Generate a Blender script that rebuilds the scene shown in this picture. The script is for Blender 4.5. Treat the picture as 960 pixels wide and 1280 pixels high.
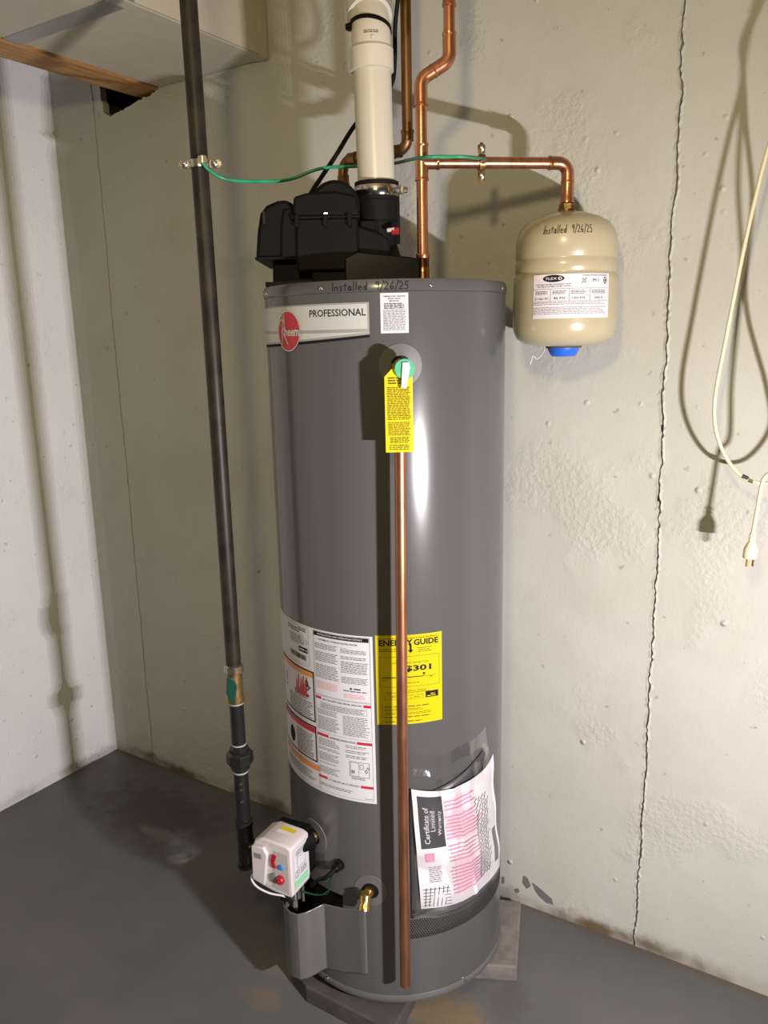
import bpy, bmesh, math, random
from math import sin, cos, pi, radians as R_, degrees as D_, sqrt, atan2, hypot
from mathutils import Vector as V, Matrix
random.seed(7)
S = bpy.context.scene
for o in list(bpy.data.objects): bpy.data.objects.remove(o)

# ------------------------------------------------------------------ camera
CAM = V((2.4588, -1.8365, 1.5561)); FPX = 1002.18
CR = V((0.84197, 0.53906, -0.02246)); CU = V((-0.0969, 0.1920, 0.9766)); CF = V((-0.5308, 0.8201, -0.2139))
CF.normalize(); CR = (CR - CF*CR.dot(CF)).normalized(); CU = CR.cross(CF).normalized()
cd = bpy.data.cameras.new('camera'); cam = bpy.data.objects.new('camera', cd); S.collection.objects.link(cam)
cd.sensor_fit = 'AUTO'; cd.sensor_width = 36; cd.lens = FPX/1280*36; cd.clip_start = .02
m = Matrix((CR, CU, -CF)).transposed().to_4x4(); m.translation = CAM; cam.matrix_world = m
S.camera = cam
# ------------------------------------------------------------------ world, lights, exposure
S.view_settings.view_transform = 'Standard'; S.view_settings.look = 'None'
S.view_settings.gamma = 1; S.view_settings.use_curve_mapping = False
S.view_settings.exposure = 0.0
w = bpy.data.worlds.new('world'); S.world = w; w.use_nodes = True
w.node_tree.nodes['Background'].inputs[0].default_value = (1, .84, .66, 1)
w.node_tree.nodes['Background'].inputs[1].default_value = .035
# LED work light standing to the right of the heater: a short row of emitters
LA = V((3.0, -1.19, 1.06)); AIM = V((0.2, -.44, .60))
d = (AIM-LA).normalized(); side = d.cross(V((0, 0, 1))).normalized()
for i in range(5):
    ld = bpy.data.lights.new('work_light', 'SPOT'); lo = bpy.data.objects.new('work_light', ld); S.collection.objects.link(lo)
    ld.energy = 41; ld.color = (1, .93, .965); ld.spot_size = R_(158); ld.spot_blend = 1; ld.shadow_soft_size = .002
    lo.location = LA + side*(i-2)*.0150 + V((0, 0, .008*(i % 2)))
    lo.rotation_euler = d.to_track_quat('-Z', 'Y').to_euler()
# bare ceiling bulb above and behind the camera
ld = bpy.data.lights.new('ceiling_bulb', 'POINT'); lo = bpy.data.objects.new('ceiling_bulb', ld); S.collection.objects.link(lo)
ld.energy = 46; ld.color = (1, .80, .42); ld.shadow_soft_size = .07; lo.location = (2.32, -1.98, 2.16)

# ------------------------------------------------------------------ helpers: rays used to lay things out
def ray(px, py): return (CR*(px-480)/FPX - CU*(py-640)/FPX + CF).normalized()
def hit(px, py, ax, val):
    r = ray(px, py); return CAM + r*((val-CAM[ax])/r[ax])
HX, HY, HR, ZT, ZB = 1.4885, -.3136, .26, 1.6615, .07
E1 = V((.842, .539, 0)); E2 = V((-.539, .842, 0))
def hs(az, z, r=HR): a = R_(az); return V((HX+r*cos(a), HY+r*sin(a), z))

# ------------------------------------------------------------------ helpers: materials
def lin(c): return tuple((x/12.92 if x <= .04045 else ((x+.055)/1.055)**2.4) for x in c)
MATS = {}
def mat(name, col, rough=.5, metal=0, coat=0, noise=None, bump=None, col2=None, spec=None, sub=None):
    """col linear rgb; noise=(scale, amount 0..1 towards col2); bump=(scale, strength, distance)"""
    if name in MATS: return MATS[name]
    m = bpy.data.materials.new(name); m.use_nodes = True; nt = m.node_tree; b = nt.nodes['Principled BSDF']
    b.inputs['Base Color'].default_value = (*col, 1); b.inputs['Roughness'].default_value = rough
    b.inputs['Metallic'].default_value = metal; b.inputs['Coat Weight'].default_value = coat
    b.inputs['Coat Roughness'].default_value = .08
    if spec is not None: b.inputs['Specular IOR Level'].default_value = spec
    tc = nt.nodes.new('ShaderNodeTexCoord')
    if noise:
        n = nt.nodes.new('ShaderNodeTexNoise'); n.inputs['Scale'].default_value = noise[0]; n.inputs['Detail'].default_value = 6
        nt.links.new(tc.outputs['Object'], n.inputs['Vector'])
        rp = nt.nodes.new('ShaderNodeValToRGB'); rp.color_ramp.elements[0].position = .35; rp.color_ramp.elements[1].position = .68
        c2 = col2 or tuple(x*.6 for x in col)
        rp.color_ramp.elements[0].color = (*col, 1)
        rp.color_ramp.elements[1].color = (*[a*(1-noise[1])+c*noise[1] for a, c in zip(col, c2)], 1)
        nt.links.new(n.outputs['Fac'], rp.inputs[0]); nt.links.new(rp.outputs[0], b.inputs['Base Color'])
    if bump:
        n = nt.nodes.new('ShaderNodeTexNoise'); n.inputs['Scale'].default_value = bump[0]; n.inputs['Detail'].default_value = 5
        nt.links.new(tc.outputs['Object'], n.inputs['Vector'])
        bp = nt.nodes.new('ShaderNodeBump'); bp.inputs['Strength'].default_value = bump[1]; bp.inputs['Distance'].default_value = bump[2]
        nt.links.new(n.outputs['Fac'], bp.inputs['Height']); nt.links.new(bp.outputs[0], b.inputs['Normal'])
    MATS[name] = m; return m

class NT:
    """tiny node-building helper"""
    def __init__(s, name):
        s.m = bpy.data.materials.new(name); s.m.use_nodes = True; s.t = s.m.node_tree; s.b = s.t.nodes['Principled BSDF']
        s.P = s.n('ShaderNodeTexCoord').outputs['Object']
    def n(s, k, **kw):
        x = s.t.nodes.new(k)
        for a, v in kw.items(): setattr(x, a, v)
        return x
    def put(s, v, inp):
        if hasattr(v, 'links') or isinstance(v, bpy.types.NodeSocket): s.t.links.new(v, inp)
        else: inp.default_value = v
    def math(s, op, a, b=0, clamp=False):
        x = s.n('ShaderNodeMath', operation=op, use_clamp=clamp); s.put(a, x.inputs[0]); s.put(b, x.inputs[1]); return x.outputs[0]
    def noise(s, scale, detail=4, vec=None, rough=.55):
        x = s.n('ShaderNodeTexNoise'); x.inputs['Scale'].default_value = scale; x.inputs['Detail'].default_value = detail
        x.inputs['Roughness'].default_value = rough; s.put(vec or s.P, x.inputs['Vector']); return x.outputs['Fac']
    def ss(s, v, lo, hi):
        x = s.n('ShaderNodeMapRange', interpolation_type='SMOOTHSTEP'); s.put(v, x.inputs[0]); x.inputs[1].default_value = lo; x.inputs[2].default_value = hi
        return x.outputs[0]
    def mix(s, f, a, b):
        x = s.n('ShaderNodeMix', data_type='RGBA'); s.put(f, x.inputs[0])
        for v, i in ((a, 6), (b, 7)): s.put((*v, 1) if isinstance(v, tuple) and len(v) == 3 else v, x.inputs[i])
        return x.outputs[2]
    def xyz(s):
        x = s.n('ShaderNodeSeparateXYZ'); s.t.links.new(s.P, x.inputs[0]); return x.outputs
    def blob(s, c, sc, nz=18, amt=.9):
        """mask 1 inside an irregular blot centred at c with half-sizes sc"""
        v = s.n('ShaderNodeVectorMath', operation='SUBTRACT'); s.t.links.new(s.P, v.inputs[0]); v.inputs[1].default_value = c
        d = s.n('ShaderNodeVectorMath', operation='DIVIDE'); s.t.links.new(v.outputs[0], d.inputs[0]); d.inputs[1].default_value = sc
        l = s.n('ShaderNodeVectorMath', operation='LENGTH'); s.t.links.new(d.outputs[0], l.inputs[0])
        q = s.math('ADD', l.outputs['Value'], s.math('MULTIPLY', s.math('SUBTRACT', s.noise(nz, 5), .5), amt*2))
        return s.math('SUBTRACT', 1, s.ss(q, .45, 1.15))
    def bump(s, h, strength=.5, dist=.01, prev=None):
        x = s.n('ShaderNodeBump'); x.inputs['Strength'].default_value = strength; x.inputs['Distance'].default_value = dist
        s.put(h, x.inputs['Height'])
        if prev is not None: s.t.links.new(prev, x.inputs['Normal'])
        return x.outputs[0]

# ------------------------------------------------------------------ helpers: objects
COL = S.collection
def wloc(o):
    p = V((0, 0, 0))
    while o is not None: p = p+o.location; o = o.parent
    return p
def tag(o, label=None, cat=None, group=None, kind=None):
    if label: o['label'] = label
    if cat: o['category'] = cat
    if group: o['group'] = group
    if kind: o['kind'] = kind
    return o
def thing(name, label, cat, loc, group=None):
    o = bpy.data.objects.new(name, None); COL.objects.link(o); o.location = loc; o.empty_display_size = .05
    return tag(o, label, cat, group)
class G:
    """geometry collector in world coordinates"""
    def __init__(s): s.v = []; s.f = []
    def add(s, vs, fs):
        n = len(s.v); s.v += [V(x) for x in vs]; s.f += [tuple(i+n for i in f) for f in fs]; return s
    def box(s, lo, hi, bev=0, M=None):
        bm = bmesh.new(); bmesh.ops.create_cube(bm, size=1)
        for v in bm.verts: v.co = V([(lo[i]+hi[i])/2 + v.co[i]*(hi[i]-lo[i]) for i in range(3)])
        if bev: bmesh.ops.bevel(bm, geom=list(bm.edges), offset=bev, segments=2, affect='EDGES')
        s.frombm(bm, M); return s
    def frombm(s, bm, M=None):
        bm.verts.index_update()
        s.add([(M @ v.co if M else v.co.copy()) for v in bm.verts], [[v.index for v in f.verts] for f in bm.faces]); bm.free(); return s
    def tube(s, pts, r, n=12, cap=True):
        pts = [V(p) for p in pts]; rr = r if isinstance(r, (list, tuple)) else [r]*len(pts)
        t0 = (pts[1]-pts[0]).normalized(); a = t0.orthogonal().normalized(); rings = []
        for i, p in enumerate(pts):
            if i == 0: t = t0
            elif i == len(pts)-1: t = (pts[i]-pts[i-1]).normalized()
            else: t = ((pts[i]-pts[i-1]).normalized()+(pts[i+1]-pts[i]).normalized()).normalized()
            a = (a - t*a.dot(t)).normalized(); b = t.cross(a)
            rings.append([p+(a*cos(2*pi*k/n)+b*sin(2*pi*k/n))*rr[i] for k in range(n)])
        vs = [v for r_ in rings for v in r_]; fs = []
        for i in range(len(pts)-1):
            for k in range(n): fs.append((i*n+k, i*n+(k+1) % n, (i+1)*n+(k+1) % n, (i+1)*n+k))
        if cap: fs.append(tuple(range(n))[::-1]); fs.append(tuple((len(pts)-1)*n+k for k in range(n)))
        return s.add(vs, fs)
    def lathe(s, prof, base, axis=(0, 0, 1), n=32, a0=0, a1=2*pi):
        """prof: list of (radius, height along axis)"""
        ax = V(axis).normalized(); u = V((1, 0, 0)) if abs(ax.z) > .9 else ax.cross(V((0, 0, 1))).normalized(); v = ax.cross(u)
        full = abs(a1-a0-2*pi) < 1e-6; m_ = n if full else n+1; base = V(base)
        vs = [base+ax*h+(u*cos(a0+(a1-a0)*k/n)+v*sin(a0+(a1-a0)*k/n))*r for r, h in prof for k in range(m_)]; fs = []
        for i in range(len(prof)-1):
            for k in range(n):
                k2 = (k+1) % m_; fs.append((i*m_+k, i*m_+k2, (i+1)*m_+k2, (i+1)*m_+k))
        return s.add(vs, fs)
    def prism(s, poly, z0, z1):
        n = len(poly); vs = [V((x, y, z0)) for x, y in poly]+[V((x, y, z1)) for x, y in poly]
        fs = [tuple(range(n))[::-1], tuple(range(n, 2*n))]+[(i, (i+1) % n, n+(i+1) % n, n+i) for i in range(n)]
        return s.add(vs, fs)
    def extr(s, poly, o, ex, ey, ez, depth):
        """polygon in plane (ex,ey) at o, extruded along ez by depth"""
        o, ex, ey, ez = V(o), V(ex), V(ey), V(ez); n = len(poly)
        a = [o+ex*x+ey*y for x, y in poly]; b = [p+ez*depth for p in a]
        return s.add(a+b, [tuple(range(n))[::-1], tuple(range(n, 2*n))]+[(i, (i+1) % n, n+(i+1) % n, n+i) for i in range(n)])
    def build(s, name, mt, parent=None, smooth=None, origin=None, bevel=0, solid=0, fix=True):
        me = bpy.data.meshes.new(name)
        if parent is not None: off = wloc(parent)
        elif origin is not None: off = V(origin)
        else:
            xs = [v.x for v in s.v]; ys = [v.y for v in s.v]
            off = V(((min(xs)+max(xs))/2, (min(ys)+max(ys))/2, min(v.z for v in s.v)))
        me.from_pydata([v-off for v in s.v], [], s.f)
        if fix:
            bm = bmesh.new(); bm.from_mesh(me); bmesh.ops.recalc_face_normals(bm, faces=bm.faces); bm.to_mesh(me); bm.free()
        me.materials.append(mt)
        o = bpy.data.objects.new(name, me); COL.objects.link(o)
        if parent is not None: o.parent = parent
        else: o.location = off
        if bevel:
            md = o.modifiers.new('bevel', 'BEVEL'); md.width = bevel; md.segments = 2; md.limit_method = 'ANGLE'; md.angle_limit = R_(40)
        if solid:
            md = o.modifiers.new('solid', 'SOLIDIFY'); md.thickness = solid; md.offset = -1
        if smooth is not None:
            for p in me.polygons: p.use_smooth = True
            me.set_sharp_from_angle(angle=R_(smooth))
        return o
def spline(pts, k=8, closed=False):
    pts = [V(p) for p in pts]; out = []; n = len(pts)
    for i in range(n-1):
        p0 = pts[max(i-1, 0)]; p1 = pts[i]; p2 = pts[i+1]; p3 = pts[min(i+2, n-1)]
        for j in range(k):
            t = j/k
            out.append(.5*((2*p1)+(p2-p0)*t+(2*p0-5*p1+4*p2-p3)*t*t+(3*p1-p0-3*p2+p3)*t**3))
    return out+[pts[-1]]
def arc(c, u, v, r, a0, a1, n=8): c, u, v = V(c), V(u), V(v); return [c+(u*cos(R_(a0+(a1-a0)*i/n))+v*sin(R_(a0+(a1-a0)*i/n)))*r for i in range(n+1)]
def bend(pts, r, n=7):
    """polyline with its inner corners rounded at radius r"""
    pts = [V(p) for p in pts]; out = [pts[0]]
    for i in range(1, len(pts)-1):
        a = (pts[i-1]-pts[i]).normalized(); b = (pts[i+1]-pts[i]).normalized(); th = a.angle(b); t = r/math.tan(th/2)
        p0 = pts[i]+a*t; p1 = pts[i]+b*t; bis = (a+b).normalized(); c = pts[i]+bis*(r/sin(th/2))
        for k in range(n+1):
            s_ = k/n; u0 = (p0-c).normalized(); u1 = (p1-c).normalized(); om = u0.angle(u1, 0)
            q = (u0*sin((1-s_)*om)+u1*sin(s_*om))/sin(om) if om > 1e-3 else u0; out.append(c+q*r)
    return out+[pts[-1]]

# ------------------------------------------------------------------ helpers: print on surfaces
TXT = {}
def text2d(s, offset=0):
    key = (s, offset)
    if key in TXT: return TXT[key]
    cu = bpy.data.curves.new('t', 'FONT'); cu.body = s; cu.resolution_u = 2; cu.offset = offset; cu.fill_mode = 'FRONT'
    o = bpy.data.objects.new('t', cu); COL.objects.link(o)
    dg = bpy.context.evaluated_depsgraph_get(); me = o.evaluated_get(dg).to_mesh()
    vs = [(v.co.x, v.co.y) for v in me.vertices]; fs = [tuple(p.vertices) for p in me.polygons]
    o.evaluated_get(dg).to_mesh_clear(); bpy.data.objects.remove(o); bpy.data.curves.remove(cu)
    x0 = min(v[0] for v in vs); x1 = max(v[0] for v in vs); y0 = min(v[1] for v in vs); y1 = max(v[1] for v in vs)
    TXT[key] = (vs, fs, x0, x1, y0, y1); return TXT[key]
STUFFY = {'print', 'fine_print', 'rules', 'red_bars', 'red_print', 'orange_bars', 'reverse_print', 'lettering', 'logo_lettering', 'handwriting', 'title', 'pink_print', 'grey_print', 'pink_wash', 'black_panel', 'logo'}
class Print:
    def __init__(s, surf): s.m = surf; s.g = G()
    def rect(s, u0, v0, u1, v1, step=.012):
        n = max(1, int(abs(u1-u0)/step)); vs = []; fs = []
        for i in range(n+1):
            u = u0+(u1-u0)*i/n; vs += [s.m(u, v0), s.m(u, v1)]
        fs = [(2*i, 2*i+2, 2*i+3, 2*i+1) for i in range(n)]; s.g.add(vs, fs); return s
    def frame(s, u0, v0, u1, v1, t):
        s.rect(u0, v0, u1, v0+t); s.rect(u0, v1-t, u1, v1); s.rect(u0, v0+t, u0+t, v1-t); s.rect(u1-t, v0+t, u1, v1-t); return s
    def text(s, t, u0, v0, u1, v1, offset=0, rot=False):
        vs, fs, x0, x1, y0, y1 = text2d(t, offset)
        if not rot: s.g.add([s.m(u0+(u1-u0)*(x-x0)/(x1-x0), v0+(v1-v0)*(y-y0)/(y1-y0)) for x, y in vs], fs)
        else: s.g.add([s.m(u1-(u1-u0)*(y-y0)/(y1-y0), v0+(v1-v0)*(x-x0)/(x1-x0)) for x, y in vs], fs)
        return s
    def greek(s, u0, v0, u1, v1, rows, fill=.5, ragged=.12, skip=0, vert=False):
        """rows of illegible small print as word dashes"""
        for i in range(rows):
            if random.random() < skip: continue
            h = (v1-v0)/rows; y = v1-h*(i+.5); u = u0; end = u1-(u1-u0)*random.random()*ragged
            while u < end-1e-6:
                wd = random.uniform(.7, 2.6)*h*1.3; e = min(u+wd, end)
                s.rect(u, y-h*fill/2, e, y+h*fill/2); u = e+h*.45
        return s
    def stroke(s, pts, wd):
        q = [pts[0]]
        for (a, b), (c, d_) in zip(pts[:-1], pts[1:]):
            k = max(1, int(hypot(c-a, d_-b)/.004)) if hypot(c-a, d_-b) < .05 else 1
            q += [(a+(c-a)*i/k, b+(d_-b)*i/k) for i in range(1, k+1)]
        for (a, b), (c, d_) in zip(q[:-1], q[1:]):
            dx, dy = c-a, d_-b; l = hypot(dx, dy) or 1; nx, ny = -dy/l*wd/2, dx/l*wd/2; ex, ey = dx/l*wd*.3, dy/l*wd*.3
            s.g.add([s.m(a-ex+nx, b-ey+ny), s.m(a-ex-nx, b-ey-ny), s.m(c+ex-nx, d_+ey-ny), s.m(c+ex+nx, d_+ey+ny)], [(0, 1, 2, 3)])
        return s
    def disc(s, u, v, a, b, n=32, a_in=0):
        if not a_in:
            s.g.add([s.m(u, v)]+[s.m(u+a*cos(2*pi*k/n), v+b*sin(2*pi*k/n)) for k in range(n)], [(0, k+1, (k+1) % n+1) for k in range(n)])
        else:
            s.g.add([s.m(u+a*q*cos(2*pi*k/n), v+b*q*sin(2*pi*k/n)) for k in range(n) for q in (1, a_in)], [(2*k, 2*((k+1) % n), 2*((k+1) % n)+1, 2*k+1) for k in range(n)])
        return s
    def build(s, name, mt, parent, whole=False):
        o = s.g.build(name, mt, parent, fix=False)
        if name in STUFFY: o['kind'] = 'stuff'
        return o
def cylmap(cx, cy, r, az0):
    return lambda u, v: V((cx+r*cos(R_(az0)+u/r), cy+r*sin(R_(az0)+u/r), v))
def heat(az0, off): # u metres along the jacket from azimuth az0, v = height
    return lambda u, v: V((HX+(HR+off)*cos(R_(az0)+u/HR), HY+(HR+off)*sin(R_(az0)+u/HR), v))
HAND = {'I': (.35, [[(.15, 0), (.2, 1)]]),
 'n': (.6, [[(.05, 0), (.08, .5), (.1, .38), (.25, .5), (.4, .42), (.43, 0)]]),
 's': (.5, [[(.4, .48), (.2, .52), (.1, .4), (.35, .2), (.28, .03), (.05, .05)]]),
 't': (.5, [[(.25, .85), (.22, .1), (.35, .02)], [(.02, .6), (.45, .64)]]),
 'a': (.6, [[(.42, .42), (.25, .52), (.08, .3), (.15, .05), (.35, .1), (.42, .5), (.45, 0)]]),
 'l': (.3, [[(.14, 1), (.1, 0)]]),
 'e': (.55, [[(.08, .25), (.42, .32), (.35, .5), (.15, .48), (.06, .2), (.2, .02), (.42, .08)]]),
 'd': (.6, [[(.42, .35), (.25, .48), (.08, .25), (.18, .03), (.38, .12), (.48, .95), (.45, 0)]]),
 '9': (.6, [[(.42, .8), (.25, .95), (.08, .75), (.2, .55), (.42, .7), (.44, .9), (.36, 0)]]),
 '/': (.45, [[(.02, -.1), (.38, 1.05)]]),
 '2': (.6, [[(.06, .75), (.2, .95), (.4, .8), (.3, .45), (.04, .05), (.48, .06)]]),
 '6': (.6, [[(.38, .95), (.15, .6), (.06, .25), (.2, .02), (.42, .15), (.38, .4), (.1, .3)]]),
 '5': (.6, [[(.48, .92), (.15, .9), (.1, .55), (.35, .55), (.42, .25), (.3, .03), (.04, .06)]]), ' ': (.8, [])}
def hand(P, s, u0, v0, u1, h, wd):
    tot = sum(HAND[c][0] for c in s); k = (u1-u0)/tot; x = u0
    for c in s:
        for st in HAND[c][1]: P.stroke([(x+a*k+b*h*.06, v0+b*h) for a, b in st], wd)
        x += HAND[c][0]*k

# ------------------------------------------------------------------ materials
def wall_mat(name, base, mott, rough=.55, dirt_=.85):
    t = NT(name); x, y, z = t.xyz()
    c = t.mix(t.ss(t.noise(2.3, 5), .38, .7), base, mott)
    c = t.mix(t.math('MULTIPLY', t.ss(t.noise(38, 6), .66, .72), .5), c, (.20, .16, .11))        # specks
    dirt = t.math('MULTIPLY', t.math('SUBTRACT', 1, t.ss(t.math('ADD', z, t.math('MULTIPLY', t.noise(16, 6), -.075)), -.025, .012)), dirt_)
    dirt = t.math('MULTIPLY', dirt, t.math('ADD', .25, t.ss(t.noise(4.5, 3), .40, .62)), True)
    c = t.mix(dirt, c, (.13, .095, .06))                                                       # grime along the foot of the wall
    t.put(c, t.b.inputs['Base Color']); t.b.inputs['Roughness'].default_value = rough; t.b.inputs['Specular IOR Level'].default_value = .3
    vo = t.n('ShaderNodeTexVoronoi'); vo.inputs['Scale'].default_value = 17; t.put(t.P, vo.inputs['Vector'])
    pick = t.ss(t.noise(7, 2), .53, .60)
    blobs = t.math('MULTIPLY', t.math('SUBTRACT', 1, t.ss(vo.outputs['Distance'], .03, .16)), pick)
    trow = t.math('MULTIPLY', t.noise(75, 5), t.ss(t.noise(3.1, 3), .50, .62))
    nb = t.bump(t.noise(9, 6), .22, .010); nb = t.bump(blobs, .8, .005, nb); nb = t.bump(trow, .75, .005, nb)
    nb = t.bump(t.noise(160, 3), .25, .002, nb)
    t.t.links.new(nb, t.b.inputs['Normal']); return t.m
M_wall = wall_mat('wall_paint', (.485, .478, .425), (.44, .428, .37), dirt_=.8)
M_wallL = wall_mat('wall_paint_white', (.82, .815, .81), (.77, .765, .76), .6, .35)
def floor_mat():
    t = NT('floor_paint'); x, y, z = t.xyz()
    c = t.mix(t.ss(t.noise(3.2, 6), .3, .72), (.092, .095, .098), (.114, .116, .116))
    c = t.mix(t.math('MULTIPLY', t.ss(t.noise(55, 5), .70, .74), .7), c, (.05, .04, .03))
    for ce, sc, co, k in [((1.657, -.43, 0), (.13, .085, 1), (.20, .145, .075), .7), ((1.30, -.63, 0), (.065, .035, 1), (.17, .125, .08), .55),
                          ((.46, -.22, 0), (.30, .15, 1), (.055, .050, .048), .75), ((.58, -.30, 0), (.10, .03, 1), (.17, .17, .17), .6),
                          ((.72, -.36, 0), (.035, .03, 1), (.20, .22, .22), .6), ((1.81, -.33, 0), (.05, .07, 1), (.07, .065, .06), .35), ((1.24, -.54, 0), (.07, .04, 1), (.17, .14, .11), .5)]:
        c = t.mix(t.math('MULTIPLY', t.blob(ce, sc), k), c, co)
    edge = t.math('MULTIPLY', t.ss(t.math('ADD', y, t.math('MULTIPLY', t.noise(19, 5), .03)), -.012, .012), .8)
    c = t.mix(edge, c, (.12, .09, .06))
    t.put(c, t.b.inputs['Base Color'])
    t.put(t.math('ADD', .34, t.math('MULTIPLY', t.noise(6, 4), .25)), t.b.inputs['Roughness'])
    t.b.inputs['Specular IOR Level'].default_value = .3
    nb = t.bump(t.noise(5, 5), .15, .01); nb = t.bump(t.noise(120, 3), .12, .002, nb); t.t.links.new(nb, t.b.inputs['Normal'])
    return t.m
M_floor = floor_mat()
M_void = mat('dark_void', (.012, .009, .007), .9)
M_ceil = mat('ceiling_board', (.42, .37, .30), .8, noise=(4, .3))
M_duct = mat('duct_paint', (.46, .415, .325), .5, noise=(3, .25), bump=(14, .35, .01))
M_tape = mat('foil_tape', (.30, .31, .31), .38, .55, bump=(60, .2, .003))
def wood_mat():
    t = NT('pine_board'); mp = t.n('ShaderNodeMapping'); mp.inputs['Scale'].default_value = (22, 1.2, 22); t.put(t.P, mp.inputs[0])
    c = t.mix(t.ss(t.noise(4, 7, mp.outputs[0]), .3, .7), (.46, .25, .085), (.27, .125, .035)); t.put(c, t.b.inputs['Base Color'])
    t.b.inputs['Roughness'].default_value = .6; return t.m
M_wood = wood_mat()
M_heat = mat('heater_enamel', (.076, .0757, .0745), .20, 0, .06, spec=.38, bump=(1.6, .03, .02))
M_heat2 = mat('heater_enamel_trim', (.100, .0995, .098), .28, 0, .1)
M_black = mat('black_plastic', (.0065, .0065, .007), .5, spec=.06, bump=(160, .15, .001))
M_blackg = mat('black_gloss_plastic', (.006, .006, .0065), .3, spec=.12)
M_rubber = mat('black_rubber', (.007, .007, .007), .6, spec=.12)
M_pvc = mat('pvc_white', (.55, .52, .415), .32, noise=(5, .12))
M_pvc2 = mat('pvc_fitting', (.58, .55, .445), .25)
def copper_mat(name, a, b, rough):
    t = NT(name); mp = t.n('ShaderNodeMapping'); mp.inputs['Scale'].default_value = (30, 30, 5); t.put(t.P, mp.inputs[0])
    t.put(t.mix(t.ss(t.noise(2, 6, mp.outputs[0]), .35, .7), a, b), t.b.inputs['Base Color'])
    t.b.inputs['Metallic'].default_value = .92; t.put(t.math('ADD', rough, t.math('MULTIPLY', t.noise(20, 4), .15)), t.b.inputs['Roughness']); return t.m
M_copper = copper_mat('copper_new', (.64, .30, .165), (.44, .185, .095), .22)
M_copperd = copper_mat('copper_drop', (.47, .21, .11), (.32, .14, .075), .30)
M_copperold = copper_mat('copper_tarnished', (.24, .13, .05), (.15, .085, .035), .36)
M_solder = mat('solder_bead', (.62, .42, .30), .25, .95)
M_brass = mat('brass', (.62, .43, .14), .25, .95, noise=(30, .4))
M_bronze = mat('valve_bronze', (.30, .19, .07), .4, .75, noise=(60, .8), col2=(.10, .07, .03))
M_iron = mat('black_iron', (.014, .012, .010), .45, .1, noise=(22, .7), col2=(.040, .029, .015), bump=(45, .2, .001), spec=.25)
M_iron2 = mat('black_iron_dark', (.016, .016, .017), .32, .3, bump=(60, .15, .001))
M_dope = mat('thread_sealant', (.30, .30, .29), .6)
M_zinc = mat('zinc_plated', (.55, .52, .46), .25, .95)
M_chrome = mat('chrome', (.70, .70, .70), .14, 1)
M_greenw = mat('green_wire', (.02, .36, .17), .35, noise=(9, .95), col2=(.012, .03, .02))
M_greenv = mat('green_handle', (.004, .045, .026), .3)
M_greencap = mat('green_cap', (.03, .34, .16), .45, noise=(120, .5))
M_tank = mat('tank_cream', (.40, .355, .225), .26, 0, .2)
M_blue = mat('blue_cap', (.015, .12, .62), .4)
M_white = mat('label_white', (.54, .54, .56), .5, spec=.25)
M_paper = mat('paper_white', (.62, .59, .61), .55, spec=.25)
M_silver = mat('plate_silver', (.50, .50, .48), .3, .15)
M_silver2 = mat('plate_grey', (.30, .30, .285), .3, .15)
M_ink = mat('ink_black', (.012, .012, .013), .7, spec=.08)
M_inkg = mat('ink_grey', (.06, .06, .065), .7, spec=.08)
M_inkt = mat('ink_fine', (.09, .09, .095), .7, spec=.08)
M_red = mat('print_red', (.42, .02, .03), .4)
M_redl = mat('print_red_light', (.62, .20, .20), .5)
M_orange = mat('print_orange', (.60, .22, .05), .5)
M_yel = mat('label_yellow', (.45, .385, .003), .6, spec=.12)
M_yel2 = mat('tag_yellow', (.56, .46, .01), .6, spec=.15)
M_pink = mat('print_pink', (.62, .22, .34), .5)
M_pink2 = mat('print_pink_pale', (.72, .50, .56), .5)
M_gv = mat('control_white', (.54, .50, .495), .35)
M_gvb = mat('button_blue', (.03, .22, .60), .35)
M_gvr = mat('knob_red', (.33, .012, .018), .3)
M_gvg = mat('strip_green', (.22, .55, .32), .45)
M_grey = mat('grey_plastic', (.20, .19, .19), .4)
M_block = mat('concrete_paver_shaded', (.045, .040, .037), .8, noise=(18, .6), col2=(.085, .075, .068), bump=(35, .5, .004))  # base colour darkened to carry the shadow the heater casts on this block
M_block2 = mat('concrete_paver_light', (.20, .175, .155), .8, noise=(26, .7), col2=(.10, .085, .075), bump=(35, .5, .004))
M_cord = mat('cord_ivory', (.66, .62, .42), .4)
M_bare = mat('bare_concrete', (.16, .155, .15), .8, noise=(60, .4))
M_book = mat('manual_cover', (.045, .047, .05), .35)
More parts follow.
